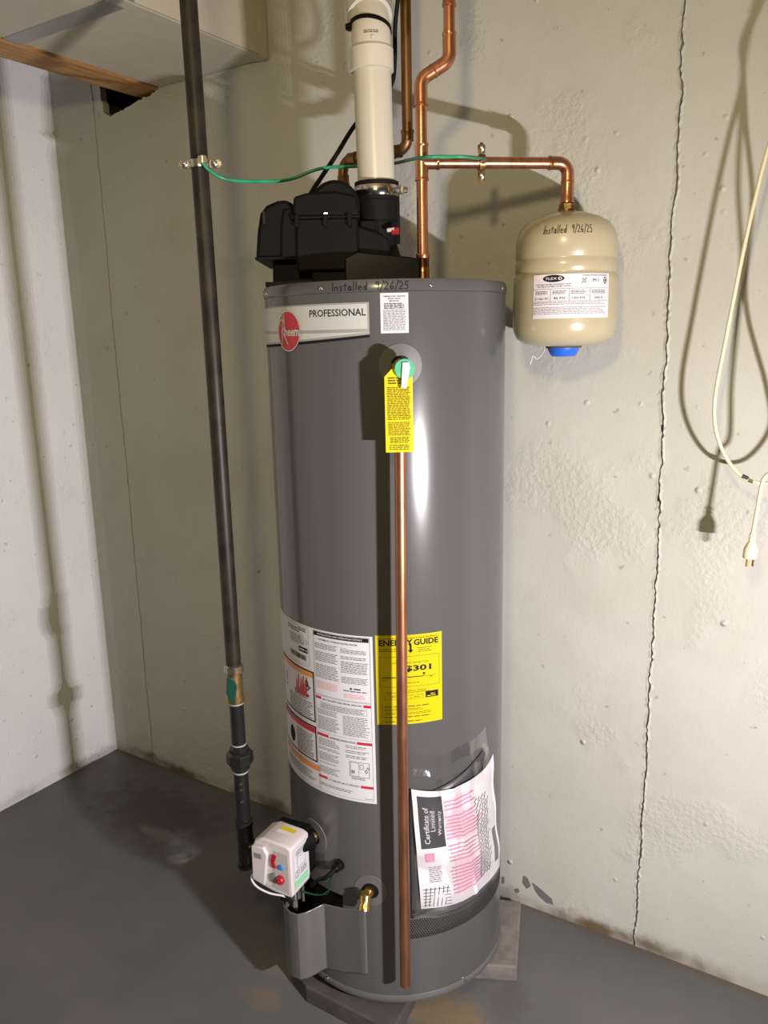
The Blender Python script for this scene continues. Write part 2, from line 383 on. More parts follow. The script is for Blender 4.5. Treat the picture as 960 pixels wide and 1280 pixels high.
def film():
    m_ = bpy.data.materials.new('clear_film'); m_.use_nodes = True; t = m_.node_tree; t.nodes.clear()
    o = t.nodes.new('ShaderNodeOutputMaterial'); mx = t.nodes.new('ShaderNodeMixShader'); tr = t.nodes.new('ShaderNodeBsdfTransparent'); gl = t.nodes.new('ShaderNodeBsdfGlossy')
    fr = t.nodes.new('ShaderNodeFresnel'); fr.inputs[0].default_value = 1.5; ad = t.nodes.new('ShaderNodeMath'); ad.operation = 'MULTIPLY_ADD'; ad.inputs[1].default_value = .30; ad.inputs[2].default_value = .008
    tr.inputs[0].default_value = (.975, .975, .98, 1); gl.inputs['Roughness'].default_value = .10; gl.inputs[0].default_value = (.9, .9, .9, 1)
    tc = t.nodes.new('ShaderNodeTexCoord'); mp = t.nodes.new('ShaderNodeMapping'); mp.inputs['Scale'].default_value = (30, 30, 7); n = t.nodes.new('ShaderNodeTexNoise'); n.inputs['Scale'].default_value = 1; n.inputs['Detail'].default_value = 3
    bp = t.nodes.new('ShaderNodeBump'); bp.inputs['Strength'].default_value = .25; bp.inputs['Distance'].default_value = .006
    L = t.links.new; L(tc.outputs['Object'], mp.inputs[0]); L(mp.outputs[0], n.inputs['Vector']); L(n.outputs['Fac'], bp.inputs['Height']); L(bp.outputs[0], gl.inputs['Normal']); L(bp.outputs[0], fr.inputs['Normal'])
    L(fr.outputs[0], ad.inputs[0]); L(ad.outputs[0], mx.inputs[0]); L(tr.outputs[0], mx.inputs[1]); L(gl.outputs[0], mx.inputs[2]); L(mx.outputs[0], o.inputs[0]); return m_
M_film = film()

# ================================================================== the setting
XR, YF, ZC = 4.2, -3.6, 2.62
fl = G().add([(-.1, .1, 0), (XR, .1, 0), (XR, YF, 0), (-.1, YF, 0)], [(0, 3, 2, 1)]).build('floor', M_floor, origin=(0, 0, 0)); tag(fl, 'grey painted concrete basement floor with rust stains', kind='structure')
ce = G().box((-.1, YF, ZC), (XR, .1, ZC+.05)).build('ceiling', M_ceil, origin=(0, 0, 0)); tag(ce, 'plain basement ceiling above the pipes', kind='structure')
wl = G().box((-.12, YF, 0), (0, 0, ZC)).build('wall_left', M_wallL, origin=(0, 0, 0)); tag(wl, 'white painted basement wall left of the gas pipe', kind='structure')
# back wall: a fine height field with two jagged cracks and a broken-out beam pocket
CRK = [(.2088, .0010, .4), (2.0107, .0019, 1.)]
HOLE = [(.247, 2.355), (.252, 2.30), (.256, 2.262), (.285, 2.249), (.33, 2.252), (.36, 2.262), (.40, 2.266), (.44, 2.276), (.47, 2.277), (.497, 2.286), (.512, 2.30), (.512, 2.36)]
def inpoly(x, z, P):
    c = False; j = len(P)-1
    for i in range(len(P)):
        if (P[i][1] > z) != (P[j][1] > z) and x < (P[j][0]-P[i][0])*(z-P[i][1])/(P[j][1]-P[i][1])+P[i][0]: c = not c
        j = i
    return c
nz = 330; zs = [ZC*i/nz for i in range(nz+1)]
wob = []
for cx, hw, k in CRK:
    rw = []; a = 0; b = 0
    for i in range(nz+1):
        a = a*.9+random.uniform(-1, 1)*.0016*k; b = b*.985+random.uniform(-1, 1)*.0009*k; rw.append((a+b, hw*random.choice([.15, .5, .8, 1, 1.2, 1.7]), random.uniform(-.003, .0005)*k))
    wob.append(rw)
cols = []; x = 0
while x < 3.0:
    near = min(abs(x-c[0]) for c in CRK)
    if near > .022: cols.append((x, None))
    x += .007 if .235 < x < .525 else .022
for xx in (3.3, 3.7, XR): cols.append((xx, None))
for ci, (cx, hw, k) in enumerate(CRK):
    for kk in (-4, -3, -2, -1, 0, 1, 2, 3, 4): cols.append((cx+kk*.0022, (ci, kk)))
cols.sort(key=lambda q: q[0])
vs = []
for i, z in enumerate(zs):
    for x, cr in cols:
        y = -.0022*sin(x*5+z*2.2)*sin(z*3.1+x) if x > .02 else 0
        if cr:
            ci, kk = cr; off, hw, lip = wob[ci][i]; cx = CRK[ci][0]
            xx = cx+off+{0: 0, 1: hw*.5, -1: -hw*.5, 2: hw+.0015, -2: -hw-.0015, 3: hw+.006, -3: -hw-.006, 4: .02, -4: -.02}[kk]
            if kk == 0: y += .012
            elif abs(kk) == 1: y += .010
            elif kk == 2: y += lip*1.4
            elif kk == -2: y += lip*.6
            vs.append((xx, y, z))
        else:
            xx = x
            if inpoly(x+.004*sin(z*400), z+.003*sin(x*700), HOLE): y = .0101
            vs.append((xx, y, z))
nc = len(cols)
fs = [(i*nc+j, i*nc+j+1, (i+1)*nc+j+1, (i+1)*nc+j) for i in range(nz) for j in range(nc-1) if not any(.01009 < vs[q][1] < .01011 for q in (i*nc+j, i*nc+j+1, (i+1)*nc+j+1, (i+1)*nc+j))]
wb = G().add(vs, fs).build('wall_back', M_wall, origin=(0, 0, 0), fix=False); tag(wb, 'cream painted cracked concrete wall behind the water heater', kind='structure')
g = G().add([(x_, y_, z_) for y_ in (.003, .16) for x_, z_ in ((.232, 2.235), (.530, 2.235), (.530, 2.375), (.232, 2.375))], [(4, 5, 6, 7), (0, 1, 5, 4), (1, 2, 6, 5), (2, 3, 7, 6), (3, 0, 4, 7)]); g.build('beam_pocket', mat('pocket_dark_brown', (.035, .022, .014), .9, noise=(40, .6), bump=(40, .6, .01)), wb)  # box behind the opening, bumpy and very dark brown
rj = random.Random(3); inn = []; 
for (xa, za), (xb, zb_) in zip(HOLE[:-1], HOLE[1:]):
    for k in range(4): inn.append((xa+(xb-xa)*k/4+rj.uniform(-.003, .003), za+(zb_-za)*k/4+rj.uniform(-.003, .003)))
inn.append(HOLE[-1]); cxh, czh = .375, 2.315; out = [(x_+.02*(x_-cxh)/hypot(x_-cxh, z_-czh)*1.3+rj.uniform(-.004, .004), z_+.02*(z_-czh)/hypot(x_-cxh, z_-czh)+rj.uniform(-.003, .003)) for x_, z_ in inn]
g = G(); k = len(inn); g.v = [V((x_, .020, z_)) for x_, z_ in inn]+[V((x_, -.0032, z_)) for x_, z_ in inn]+[V((x_, .0005, z_)) for x_, z_ in out]
for i in range(k-1): g.f += [(i, i+1, k+i+1, k+i), (k+i, k+i+1, 2*k+i+1, 2*k+i)]
g.build('broken_edge', M_wall, wb, fix=False)
# bare patches where the paint has flaked near the floor
for k, pts in enumerate([[(655, 1094), (660, 1097), (664, 1107), (659, 1110), (654, 1103)], [(666, 1103), (673, 1108), (690, 1123), (692, 1130), (684, 1128), (676, 1121), (670, 1113)], [(643, 1111), (648, 1110), (650, 1114), (646, 1116)], [(628, 1095), (631, 1096), (631, 1103), (628, 1104)]]):
    P = [hit(a, b, 1, 0) for a, b in pts]; G().extr([(q.x, q.z) for q in P], (0, .002, 0), (1, 0, 0), (0, 0, 1), (0, -1, 0), .0055).build('bare_patch', M_bare, wb)
# duct boxed along the ceiling, with taped seam
dt = thing('ceiling_duct', 'beige painted rectangular duct with grey taped seam under the ceiling', 'duct', (.72, -.5, 2.292))
G().box((.512, -1.18, 2.2925), (.93, -.003, 2.60), .004).build('duct_body', M_duct, dt)
G().box((.512, -2.6, 2.288), (.932, -1.182, 2.60), .004).build('duct_body', M_duct, dt)
G().box((.510, -.505, 2.2905), (.934, -.452, 2.2926)).box((.9295, -.505, 2.29), (.9318, -.452, 2.6)).build('seam_tape', M_tape, dt)
G().box((.9, -2.6, 2.2895), (.9345, -.003, 2.2935), .0012).box((.929, -.035, 2.29), (.936, -.003, 2.6), .001).build('corner_flange', M_duct, dt)
bd = G().box((.395, -1.9, 2.288), (.508, .06, 2.326), .003).build('wooden_board', M_wood, bevel=0); tag(bd, 'orange pine board running into the broken pocket in the wall', 'board')

# ================================================================== water heater
wh = thing('water_heater', 'tall grey enamelled gas water heater with black blower on top', 'water heater', (HX, HY, 0))
def inwin(a, z): return (-57 <= a <= 23 and .238 <= z <= .288) or (-122 <= a <= -86 and .22 <= z <= .33)
azl = list(range(-180, 181, 2))
azl = sorted(set(azl) | {-57, 23}); zl = [.088, .12, .16, .2, .22, .238, .288, .33, .45, .6, .8, 1., 1.2, 1.4, 1.6, 1.638]
g = G(); g.v = [hs(a, z) for z in zl for a in azl]; n = len(azl)
for i in range(len(zl)-1):
    for j in range(n-1):
        if not inwin((azl[j]+azl[j+1])/2, (zl[i]+zl[i+1])/2): g.f.append((i*n+j, i*n+j+1, (i+1)*n+j+1, (i+1)*n+j))
g.build('jacket', M_heat, wh, smooth=40)
G().lathe([(HR+.0004, .092), (HR+.003, .088), (HR+.003, .076), (HR-.002, .070), (HR-.05, .070), (0, .072)], (HX, HY, 0), n=128).build('bottom_rim', M_heat2, wh, smooth=50)
G().lathe([(HR+.0003, 1.6385), (HR+.0022, 1.6405), (HR+.0022, 1.654), (HR-.001, 1.6605), (HR-.007, ZT), (0, ZT)], (HX, HY, 0), n=128).build('top_cap', M_heat, wh, smooth=35)
G().lathe([(HR-.035, .075), (HR-.035, .5), (0, .5)], (HX, HY, 0), n=48).build('inner_liner', M_void, wh, smooth=40)
for a in (-85, -38.3, 9.6, -127): # cap screws
    c = hs(a, 1.647, HR+.0015); nrm = hs(a, 0, 1)-hs(a, 0, 0)
    G().lathe([(.0042, 0), (.004, .0015), (.0025, .003), (0, .0033)], c, nrm, 12).build('screw', M_chrome, wh, smooth=40)
for a in (-98, -22): # rim bolts
    G().lathe([(.005, 0), (.0045, .003), (0, .004)], hs(a, .086, HR+.002), hs(a, 0, 1)-hs(a, 0, 0), 10).build('screw', M_chrome, wh, smooth=40)
for a in (-22, -100, 140):
    c = hs(a, 0, HR-.045); G().box((c.x-.018, c.y-.018, .044), (c.x+.018, c.y+.018, .074), .003).build('foot', M_zinc, wh)
# perforated air intake: a sheet of hexagonal cells, each with its hole
p = .0056; g = G(); rows = int(.054/(p*.866)); ncol = int(R_(82)*HR/p)
for r_ in range(rows+1):
    for c_ in range(ncol+1):
        uc = (c_+.5*(r_ % 2))*p; vc = .2365+r_*p*.866; sm = heat(-58, -.0006)
        o_ = [sm(uc+p/sqrt(3)*sin(R_(60*k)), vc+p/sqrt(3)*cos(R_(60*k))) for k in range(6)]
        i_ = [sm(uc+.465*p*sin(R_(60*k)), vc+.465*p*cos(R_(60*k))) for k in range(6)]
        g.add(o_+i_, [(k, (k+1) % 6, 6+(k+1) % 6, 6+k) for k in range(6)])
o = g.build('perforated_grille', M_heat2, wh, fix=False); o['kind'] = 'stuff'

# ---- burner access cover with its bulge
prof = [(-73.5, .2612), (-74.2, .2632), (-76.5, .2634), (-77, .2622), (-86, .2622), (-97.5, .2628), (-98.6, .270), (-99.6, .290), (-100.8, .309), (-102.6, .322), (-105.5, .3285), (-110, .328), (-114, .318), (-117, .298), (-118.5, .272), (-120, .2628), (-140, .2622), (-142, .261)]
g = G(); nn = len(prof); zz = [0, .02, .5, .98, 1]
for k in zz:
    for a, r in prof:
        t_ = (-74-a)/24; zt_ = .312-.024*min(t_, 1.2); zb_ = .145-.03*min(t_, 1.2)
        g.v.append(hs(a, zb_+(zt_-zb_)*k, r))
for i in range(len(zz)-1):
    for j in range(nn-1): g.f.append((i*nn+j, i*nn+j+1, (i+1)*nn+j+1, (i+1)*nn+j))
g.build('burner_cover', M_heat2, wh, smooth=32, solid=.0022, fix=False)

# ---- escutcheon rings and the fittings through the jacket
def ring(az, z, ri, ro):
    c = hs(az, z, HR); nrm = (hs(az, 0, 1)-hs(az, 0, 0)); sm = heat(az, .0016); sm2 = heat(az, .0002); n_ = 40
    g = G(); g.add([sm(r*cos(2*pi*k/n_), z+r*sin(2*pi*k/n_)) for k in range(n_) for r in (ri, ro)]+[sm2((ro+.001)*cos(2*pi*k/n_), z+(ro+.001)*sin(2*pi*k/n_)) for k in range(n_)],
                   [(2*k, 2*((k+1) % n_), 2*((k+1) % n_)+1, 2*k+1) for k in range(n_)]+[(2*k+1, 2*((k+1) % n_)+1, 2*n_+(k+1) % n_, 2*n_+k) for k in range(n_)])
    o = g.build('escutcheon', M_heat2, wh, smooth=40, fix=False)
    g = G(); g.add([sm(ri*1.02*cos(2*pi*k/n_), z+ri*1.02*sin(2*pi*k/n_)) for k in range(n_)]+[V(hs(az, z, HR+.0008))], [(k, (k+1) % n_, n_) for k in range(n_)])
    g.build('insulation', M_rubber, o, fix=False); return o
ring(-51.5, 1.5015, .019, .041); ring(-70.9, .3600, .019, .037); ring(-103.5, .449, .019, .040)
def nrm(az): a = R_(az); return V((cos(a), sin(a), 0))
def tan_(az): a = R_(az); return V((-sin(a), cos(a), 0))   # to the right seen from outside
Z_ = V((0, 0, 1))
# temperature-pressure relief valve
a = -52; c = hs(a, 1.4975, HR); N = nrm(a); T = tan_(a)
rv = G().tube([c-N*.01, c+N*.030], .0135, 16).tube([c+N*.016, c+N*.024], .0185, 6).build('relief_valve', M_brass, wh, smooth=35)
ax = c+N*.052
G().lathe([(0, -.034), (.0135, -.034), (.0150, -.024), (.0165, -.018), (.0175, .0), (.0165, .010), (.013, .016), (0, .017)], ax, Z_, 20).tube([c+N*.025, ax], .0125, 14).build('valve_body', M_brass, rv, smooth=40)
G().tube([ax+T*.001+N*.0165, ax+T*.001+N*.0235], .0185, 24).build('test_cap', M_greencap, rv, smooth=40)
lv = ax+N*.026+T*.004
G().extr([(-.0075, .012), (.0045, .012), (.006, .002), (-.001, -.034), (-.010, -.034), (-.0075, 0)], lv, T, Z_, N, .0016).extr([(-.0075, .012), (-.0055, .012), (-.0085, -.034), (-.0105, -.034)], lv-N*.006, T, Z_, N, .0075).build('test_lever', mat('lever_steel', (.62, .61, .59), .3, .3), rv)
# drain valve
a = -71.5; c = hs(a, .3600, HR); N = nrm(a); T = tan_(a)
dv = G().tube([c-N*.01, c+N*.034], .010, 14).lathe([(.0, 0), (.0125, 0), (.0125, .008), (0, .008)], c+N*.004, N, 6).build('drain_valve', M_brass, wh, smooth=35)
e = c+N*.034; dn = (N*.55-Z_*.83)
G().lathe([(0, -.014), (.0115, -.014), (.013, -.004), (.011, .006), (.013, .010), (.013, .020), (.0105, .020), (.009, .012), (0, .012)], e, dn, 18).tube([e, e+Z_*.018], .006, 10).tube([e+Z_*.016, e+Z_*.020], .009, 10).build('hose_spout', M_brass, dv, smooth=40)
# black sensor port / igniter boot
a = -87; c = hs(a, .408, HR); N = nrm(a)
ig = G().lathe([(.013, 0), (.013, .004), (.010, .006), (.010, .018), (.0075, .022), (0, .023)], c, N, 18).build('sensor_port', M_blackg, wh, smooth=40)
e = c+N*.02
G().tube(spline([e, e+N*.02-Z_*.012-tan_(a)*.012, e+N*.012-Z_*.03-tan_(a)*.035, hs(-100, .345, HR+.03)]), .0048, 8).build('boot_lead', M_black, ig, smooth=60)
for dx in (0, .006):
    G().tube(spline([e+N*.004, e+N*.012-Z_*(.025+dx)-tan_(a)*(.004+dx), e+N*.01-Z_*(.052+dx)-tan_(a)*.014, e+N*.02-Z_*.064-tan_(a)*(.034+dx), hs(-101, .345+dx*.5, HR+.06)]), .0012, 6).build('sensor_wire', M_greenv, ig, smooth=60)

# ---- gas control valve
gx0, gx1, gy0, gy1, gz0, gz1 = 1.335, 1.437, -.672, -.598, .362, .482
rot = Matrix.Translation(V((1.386, -.63, 0))) @ Matrix.Rotation(R_(6), 4, 'Z') @ Matrix.Translation(V((-1.386, .63, 0)))
g = G(); bm = bmesh.new()
poly = [(gx0, gz0+.022), (gx0+.010, gz0+.018), (gx0+.014, gz0+.004), (gx0+.05, gz0-.004), (gx1-.006, gz0-.006), (gx1, gz0), (gx1, gz1-.006), (gx1-.012, gz1), (gx0+.030, gz1+.004), (gx0+.008, gz1-.006), (gx0, gz1-.022)]
g.extr([(x, z) for x, z in poly], (0, gy1, 0), (1, 0, 0), (0, 0, 1), (0, -1, 0), gy1-gy0); g.v = [rot @ v for v in g.v]
gv = g.build('gas_control_valve', M_gv, wh, bevel=.006, smooth=40)
def gp(x, z, out=0): return rot @ V((gx0+x, gy0-out, gz0+z))          # point on its front
FN = (rot.to_3x3() @ V((0, -1, 0))); RN = (rot.to_3x3() @ V((1, 0, 0)))
# front: raised left shell, flat panel with buttons, its grey painting in the shade of a recess
g = G().extr([(.002, .020), (.034, .012), (.040, .050), (.046, .092), (.036, .108), (.004, .104)], rot @ V((gx0, gy0, gz0)), RN, Z_, FN, .010); g.build('shell_lip', M_gv, gv, bevel=.003, smooth=40)
G().extr([(.050, .008), (.094, .004), (.094, .100), (.058, .102)], rot @ V((gx0, gy0+.001, gz0)), RN, Z_, FN, .0018).build('control_panel', mat('panel_recess_shade', (.40, .37, .36), .45), gv)
G().lathe([(.0100, 0), (.0100, .006), (.008, .009), (.0032, .010), (.0032, .013), (0, .013)], gp(.074, .036, .001), FN, 20).build('knob', M_gvr, gv, smooth=40)
G().lathe([(.011, 0), (.010, .004), (0, .005)], gp(.058, .036, .001), FN, 16).build('dial', M_grey, gv, smooth=40)
G().lathe([(.0065, 0), (.006, .003), (0, .004)], gp(.076, .066, .001), FN, 18).build('button', M_gvb, gv, smooth=40)
G().extr([(.052, .062), (.064, .060), (.060, .074), (.066, .092), (.056, .094), (.050, .080)], gp(0, 0, .001), RN, Z_, FN, .004).build('switch', M_gvr, gv, bevel=.0015)
for k in range(5): G().extr([(.012+k*.004, .078), (.0145+k*.004, .078), (.0145+k*.004, .090), (.012+k*.004, .090)], gp(0, 0, .0098), RN, Z_, FN, .001).build('vent_slot', M_grey, gv)
# right side label with small print, green strip below; yellow sticker on top
sd = lambda off: (lambda u, v: rot @ V((gx1+off, gy0+.074-u, gz0+v)))
lb = Print(sd(.0006)); lb.rect(.012, .012, .064, .104); lb = lb.build('side_label', M_white, gv)
pr = Print(sd(.0010)); pr.greek(.016, .086, .060, .100, 4, .4).greek(.016, .036, .042, .052, 5, .4).frame(.046, .036, .060, .052, .0012).text('!', .051, .039, .054, .049); pr.frame(.020, .056, .052, .082, .0008); pr.build('print', M_inkg, lb)
pr = Print(sd(.0010)); pr.rect(.012, .012, .064, .030); gs = pr.build('strip', M_gvg, lb)
tp = lambda off: (lambda u, v: rot @ V((gx0+u, gy0+v, gz1+.0035+off-u*.04)))
pr = Print(tp(.002)); pr.rect(.045, .045, .082, .058); pr.build('top_sticker', M_yel2, gv)
pr = Print(tp(.002)); pr.rect(.042, .034, .080, .045); ts = pr.build('top_sticker', M_paper, gv)
# black valve body behind the white cover, shank into the tank
G().box((1.345, -.602, .365), (1.436, -.566, .478), .008, rot).box((1.30, -.615, .372), (1.35, -.578, .412), .006, rot).build('valve_casting', M_black, gv)
c = hs(-103.5, .449, HR); G().tube([c-nrm(-103.5)*.005, c+nrm(-103.5)*.03], .013, 16).build('shank', M_brass, gv, smooth=40)
G().tube([c+nrm(-103.5)*.012, c+nrm(-103.5)*.05], .022, 16).build('shank_collar', M_black, gv, smooth=40)
# burner tube fitting, harness
q = rot @ V((1.41, -.625, gz0-.002)); G().tube([q, q-Z_*.02], .009, 6).tube([q-Z_*.018, q-Z_*.05], .0055, 12).tube([q-Z_*.046, q-Z_*.062], .0085, 6).tube([q+V((.016, .01, 0)), q+V((.016, .01, -.05))], .003, 8).build('burner_fitting', M_chrome, gv, smooth=40)
G().tube(spline([rot @ V((gx0+.012, gy0+.01, gz0+.035)), rot @ V((gx0-.004, gy0-.004, gz0+.020)), rot @ V((gx0+.004, gy0+.0, gz0-.004)), rot @ V((gx0+.03, gy0+.012, gz0-.022)), rot @ V((gx0+.056, gy0+.03, gz0-.034)), rot @ V((gx0+.062, gy0+.045, gz0-.055))]), .0024, 8).build('white_lead', M_white, gv, smooth=60)
G().tube(spline([rot @ V((gx0+.06, gy0+.03, gz0)), rot @ V((gx0+.055, gy0+.035, gz0-.03)), rot @ V((gx0+.075, gy0+.05, gz0-.075))]), .006, 8).box((gx0+.045, gy0+.03, gz0-.05), (gx0+.062, gy0+.045, gz0-.02), .002, rot).build('harness', M_black, gv, smooth=50)

# ---- blower assembly on top, in the frame facing the room corner
def bl(x, y, z): return V((HX, HY, ZT))+E1*x+E2*y+Z_*z
def bbox(g, x0, y0, z0, x1, y1, z1, taper=0, tz=0):
    x0, x1, z0, z1 = x0*.925, x1*.925, z0*.86, z1*.86
    c = [(x0, y0, z0), (x1, y0, z0), (x1, y1, z0), (x0, y1, z0), (x0+taper, y0+tz, z1), (x1-taper, y0+tz, z1), (x1-taper, y1-tz, z1), (x0+taper, y1-tz, z1)]
    return g.add([bl(*q) for q in c], [(3, 2, 1, 0), (4, 5, 6, 7), (0, 1, 5, 4), (1, 2, 6, 5), (2, 3, 7, 6), (3, 0, 4, 7)])
def barch(g, pts, y0, y1): return g.extr([(x*.925, z*.86) for x, z in pts], bl(0, y0, 0), E1, Z_, E2, y1-y0)
g = G(); bbox(g, -.252, -.075, -.002, -.155, .12, .062, .002); bbox(g, -.16, -.11, -.002, .075, .14, .045); bw = g.build('blower_base', M_black, wh, bevel=.003)
barch(G(), [(-.268, .0), (-.15, .0), (-.15, .012), (-.268, .012)], -.078, .125).build('base_gasket', M_blackg, bw)
g = G(); barch(g, [(-.283, .062), (-.276, .125), (-.268, .165), (-.254, .182), (-.230, .192), (-.208, .194), (-.196, .184), (-.180, .150), (-.172, .062)], -.105, .11)
hd = g.build('intake_hood', M_black, wh, bevel=.008, smooth=35)
barch(G(), [(-.226, .064), (-.222, .130), (-.215, .170), (-.198, .172), (-.184, .14), (-.176, .064)], -.112, -.104).build('hood_panel', M_black, hd, bevel=.003)
barch(G(), [(-.262, .14), (-.256, .14), (-.256, .168), (-.262, .168)], -.110, -.104).build('hood_clip', M_blackg, hd)
barch(G(), [(-.283, .060), (-.17, .060), (-.17, .067), (-.283, .067)], -.108, .113).build('hood_flange', M_black, hd, bevel=.001)
g = G(); barch(g, [(-.192, .03), (-.058, .03), (-.055, .150), (-.190, .150)], -.12, .10); barch(g, [(-.196, .151), (-.052, .151), (-.056, .196), (-.10, .206), (-.165, .204), (-.192, .196)], -.122, .10)
bb = g.build('blower_housing', M_black, wh, bevel=.005, smooth=35)
barch(G(), [(-.197, .147), (-.051, .147), (-.051, .153), (-.197, .153)], -.125, .10).build('seam_ridge', M_black, bb, bevel=.001)
for xx in (-.125, -.073, -.186): barch(G(), [(xx-.004, .128), (xx+.004, .128), (xx+.005, .156), (xx-.005, .156)], -.1305, -.124).build('clip', M_black, bb, bevel=.001)
barch(G(), [(-.127, .1555), (-.119, .1555), (-.119, .158), (-.127, .158)], -.131, -.1245).build('clip_tip', M_zinc, bb)
G().lathe([(0, -.115), (.041, -.115), (.049, -.106), (.049, -.02), (.045, .03), (0, .03)], bl(-.096, 0, .152), E2, 32).build('motor_dome', M_black, bb, smooth=40)
g = G(); barch(g, [(-.06, .02), (.014, .02), (.014, .10), (-.005, .115), (-.06, .135)], -.10, .09); fh = g.build('fan_scroll', M_black, wh, bevel=.005, smooth=35)
TX, TY = -.0125, -.03
G().lathe([(.060, .038), (.058, .05), (.046, .064), (.040, .085), (.038, .125), (.043, .130), (.043, .168), (.046, .171), (.046, .207), (.040, .208), (.039, .17)], bl(TX, TY, 0), Z_, 36).build('outlet_boot', M_rubber, fh, smooth=35)
G().extr([(-.012, .048), (.060, .048), (.046, .073), (.034, .090), (.030, .128), (.020, .128), (.012, .094), (-.002, .064)], bl(TX-.03, TY-.047, 0), E1, Z_, E2, .05).build('outlet_skirt', M_black, fh, bevel=.003)
G().extr([(0, 0), (.013, 0), (.013, .095), (0, .095)], bl(TX+.034, TY-.012, .085), E1, Z_, E2, .02).build('side_duct', M_black, fh, bevel=.002)
G().box((-.016, -.004, -.012), (.016, .012, .014), .002, Matrix.Translation(bl(TX-.020, TY-.045, .112)) @ Matrix(((E1.x, E2.x, 0, 0), (E1.y, E2.y, 0, 0), (0, 0, 1, 0), (0, 0, 0, 1)))).build('clip_block', M_black, fh)
G().lathe([(.0468, .177), (.0475, .178), (.0475, .197), (.0468, .198)], bl(TX, TY, 0), Z_, 40).build('hose_clamp', M_chrome, fh, smooth=50)
G().tube([bl(TX+.040, TY-.035, .187), bl(TX+.062, TY-.028, .187)], .0062, 8).box((-.006, -.006, -.008), (.008, .006, .008), .001, Matrix.Translation(bl(TX+.048, TY-.032, .187))).build('clamp_screw', M_zinc, fh, smooth=40)
G().tube([bl(.018, -.085, .104), bl(.030, -.088, .104)], .0075, 12).build('red_connector', M_gvr, fh, smooth=40)
G().tube([bl(.008, -.085, .106), bl(.022, -.090, .107)], .004, 8).build('white_terminal', M_white, fh, smooth=40)
G().extr([(-.08, 0), (.072, 0), (.072, .045), (.05, .050), (-.055, .062), (-.08, .05)], bl(0, -.125, .0), E1, Z_, E2, .05).build('front_skirt', M_blackg, bw, bevel=.003)
# ---- sticker and nameplate set on the jacket
def patch(az0, az1, z0, z1, mt, name, off=.0006, fn=None):
    g = G(); n_ = max(2, int(abs(az1-az0)/1.5)); k = 1
    for i in range(n_+1):
        t_ = i/n_; a_ = az0+(az1-az0)*t_; lo, hi = (z0, z1) if fn is None else fn(t_); g.v += [hs(a_, lo, HR+off), hs(a_, hi, HR+off)]
    g.f = [(2*i, 2*i+2, 2*i+3, 2*i+1) for i in range(n_)]
    return g.build(name, mt, wh, smooth=60, fix=False)
U = lambda az, az0: R_(az-az0)*HR
# nameplate
zlo = lambda t_: 1.5445+.016*t_*t_
np_ = patch(-141, -64.2, 0, 0, M_silver2, 'nameplate', .0006, lambda t_: (zlo(t_), 1.6195))
s0 = heat(-64.2, .0010); g = Print(s0)
def band(P, az0, az1, lo, hi, base, n_=24):
    vs = []
    for i in range(n_+1):
        t_ = i/n_; a_ = az0+(az1-az0)*t_; vs += [P.m(U(a_, base), lo(t_)), P.m(U(a_, base), hi(t_))]
    P.g.add(vs, [(2*i, 2*i+2, 2*i+3, 2*i+1) for i in range(n_)])
band(g, -139, -65, lambda t_: 1.573-.006*t_+.008*t_*t_*.5, lambda t_: 1.6165, -64.2); g.build('silver_band', M_silver, np_)
g = Print(s0); band(g, -139, -65, lambda t_: zlo(t_)+.004, lambda t_: 1.567-.006*t_+.004*t_*t_, -64.2); g.build('lower_band', M_silver, np_)
g = Print(s0); band(g, -141, -64.2, lambda t_: zlo(t_)-.0055, lambda t_: zlo(t_)-.0003, -64.2); g.build('black_edge', M_ink, np_)
g = Print(heat(-64.2, .0013)); g.text('PROFESSIONAL', U(-91.5, -64.2), 1.5950, U(-65.6, -64.2), 1.6085, .012); g.build('lettering', M_ink, np_)
# round logo
bc = -105.2; sm = heat(bc, .0016); g = Print(sm); g.disc(0, 1.5705, .0365, .0395, 40); lg = g.build('logo_badge', M_red, wh)
g = Print(heat(bc, .0020)); g.disc(0, 1.5705, .0365, .0395, 40, .955)
g.stroke([(-.024, 1.540), (-.0215, 1.556), (-.017, 1.600)], .0022); g.stroke([(-.031, 1.583), (-.028, 1.591), (-.018, 1.594), (-.011, 1.586), (-.013, 1.577), (-.021, 1.571), (-.013, 1.561), (-.002, 1.545)], .0024)
g.stroke([(-.012, 1.603), (-.0115, 1.560)], .0022)
g.text('heem', -.0115, 1.5605, .0330, 1.5785, .02); g.build('logo_lettering', M_white, lg)
# handwritten date
g = Print(heat(-81, .0027)); hand(g, 'Installed 9/26/25', .004, 1.6410, U(-47.4, -81), .0150, .0015); g.build('handwriting', M_ink, wh)
# relief valve sticker
st = patch(-59.5, -47.9, 1.5617, 1.6350, M_white, 'valve_sticker'); pr = Print(heat(-59.5, .0010)); W = U(-47.9, -59.5)
pr.text('TEMPERATURE - PRESSURE', .006, 1.6275, W-.006, 1.6300, .01).text('RELIEF VALVE', .015, 1.6232, W-.015, 1.6258, .01).text('IMPORTANT', .017, 1.6190, W-.017, 1.6215, .01)
pr.greek(.007, 1.606, W-.007, 1.617, 4, .55, .2); pr.build('print', M_ink, st)
pr = Print(heat(-59.5, .0010)); pr.greek(.005, 1.5665, W-.005, 1.605, 13, .42, .05); pr.build('fine_print', M_inkt, st)
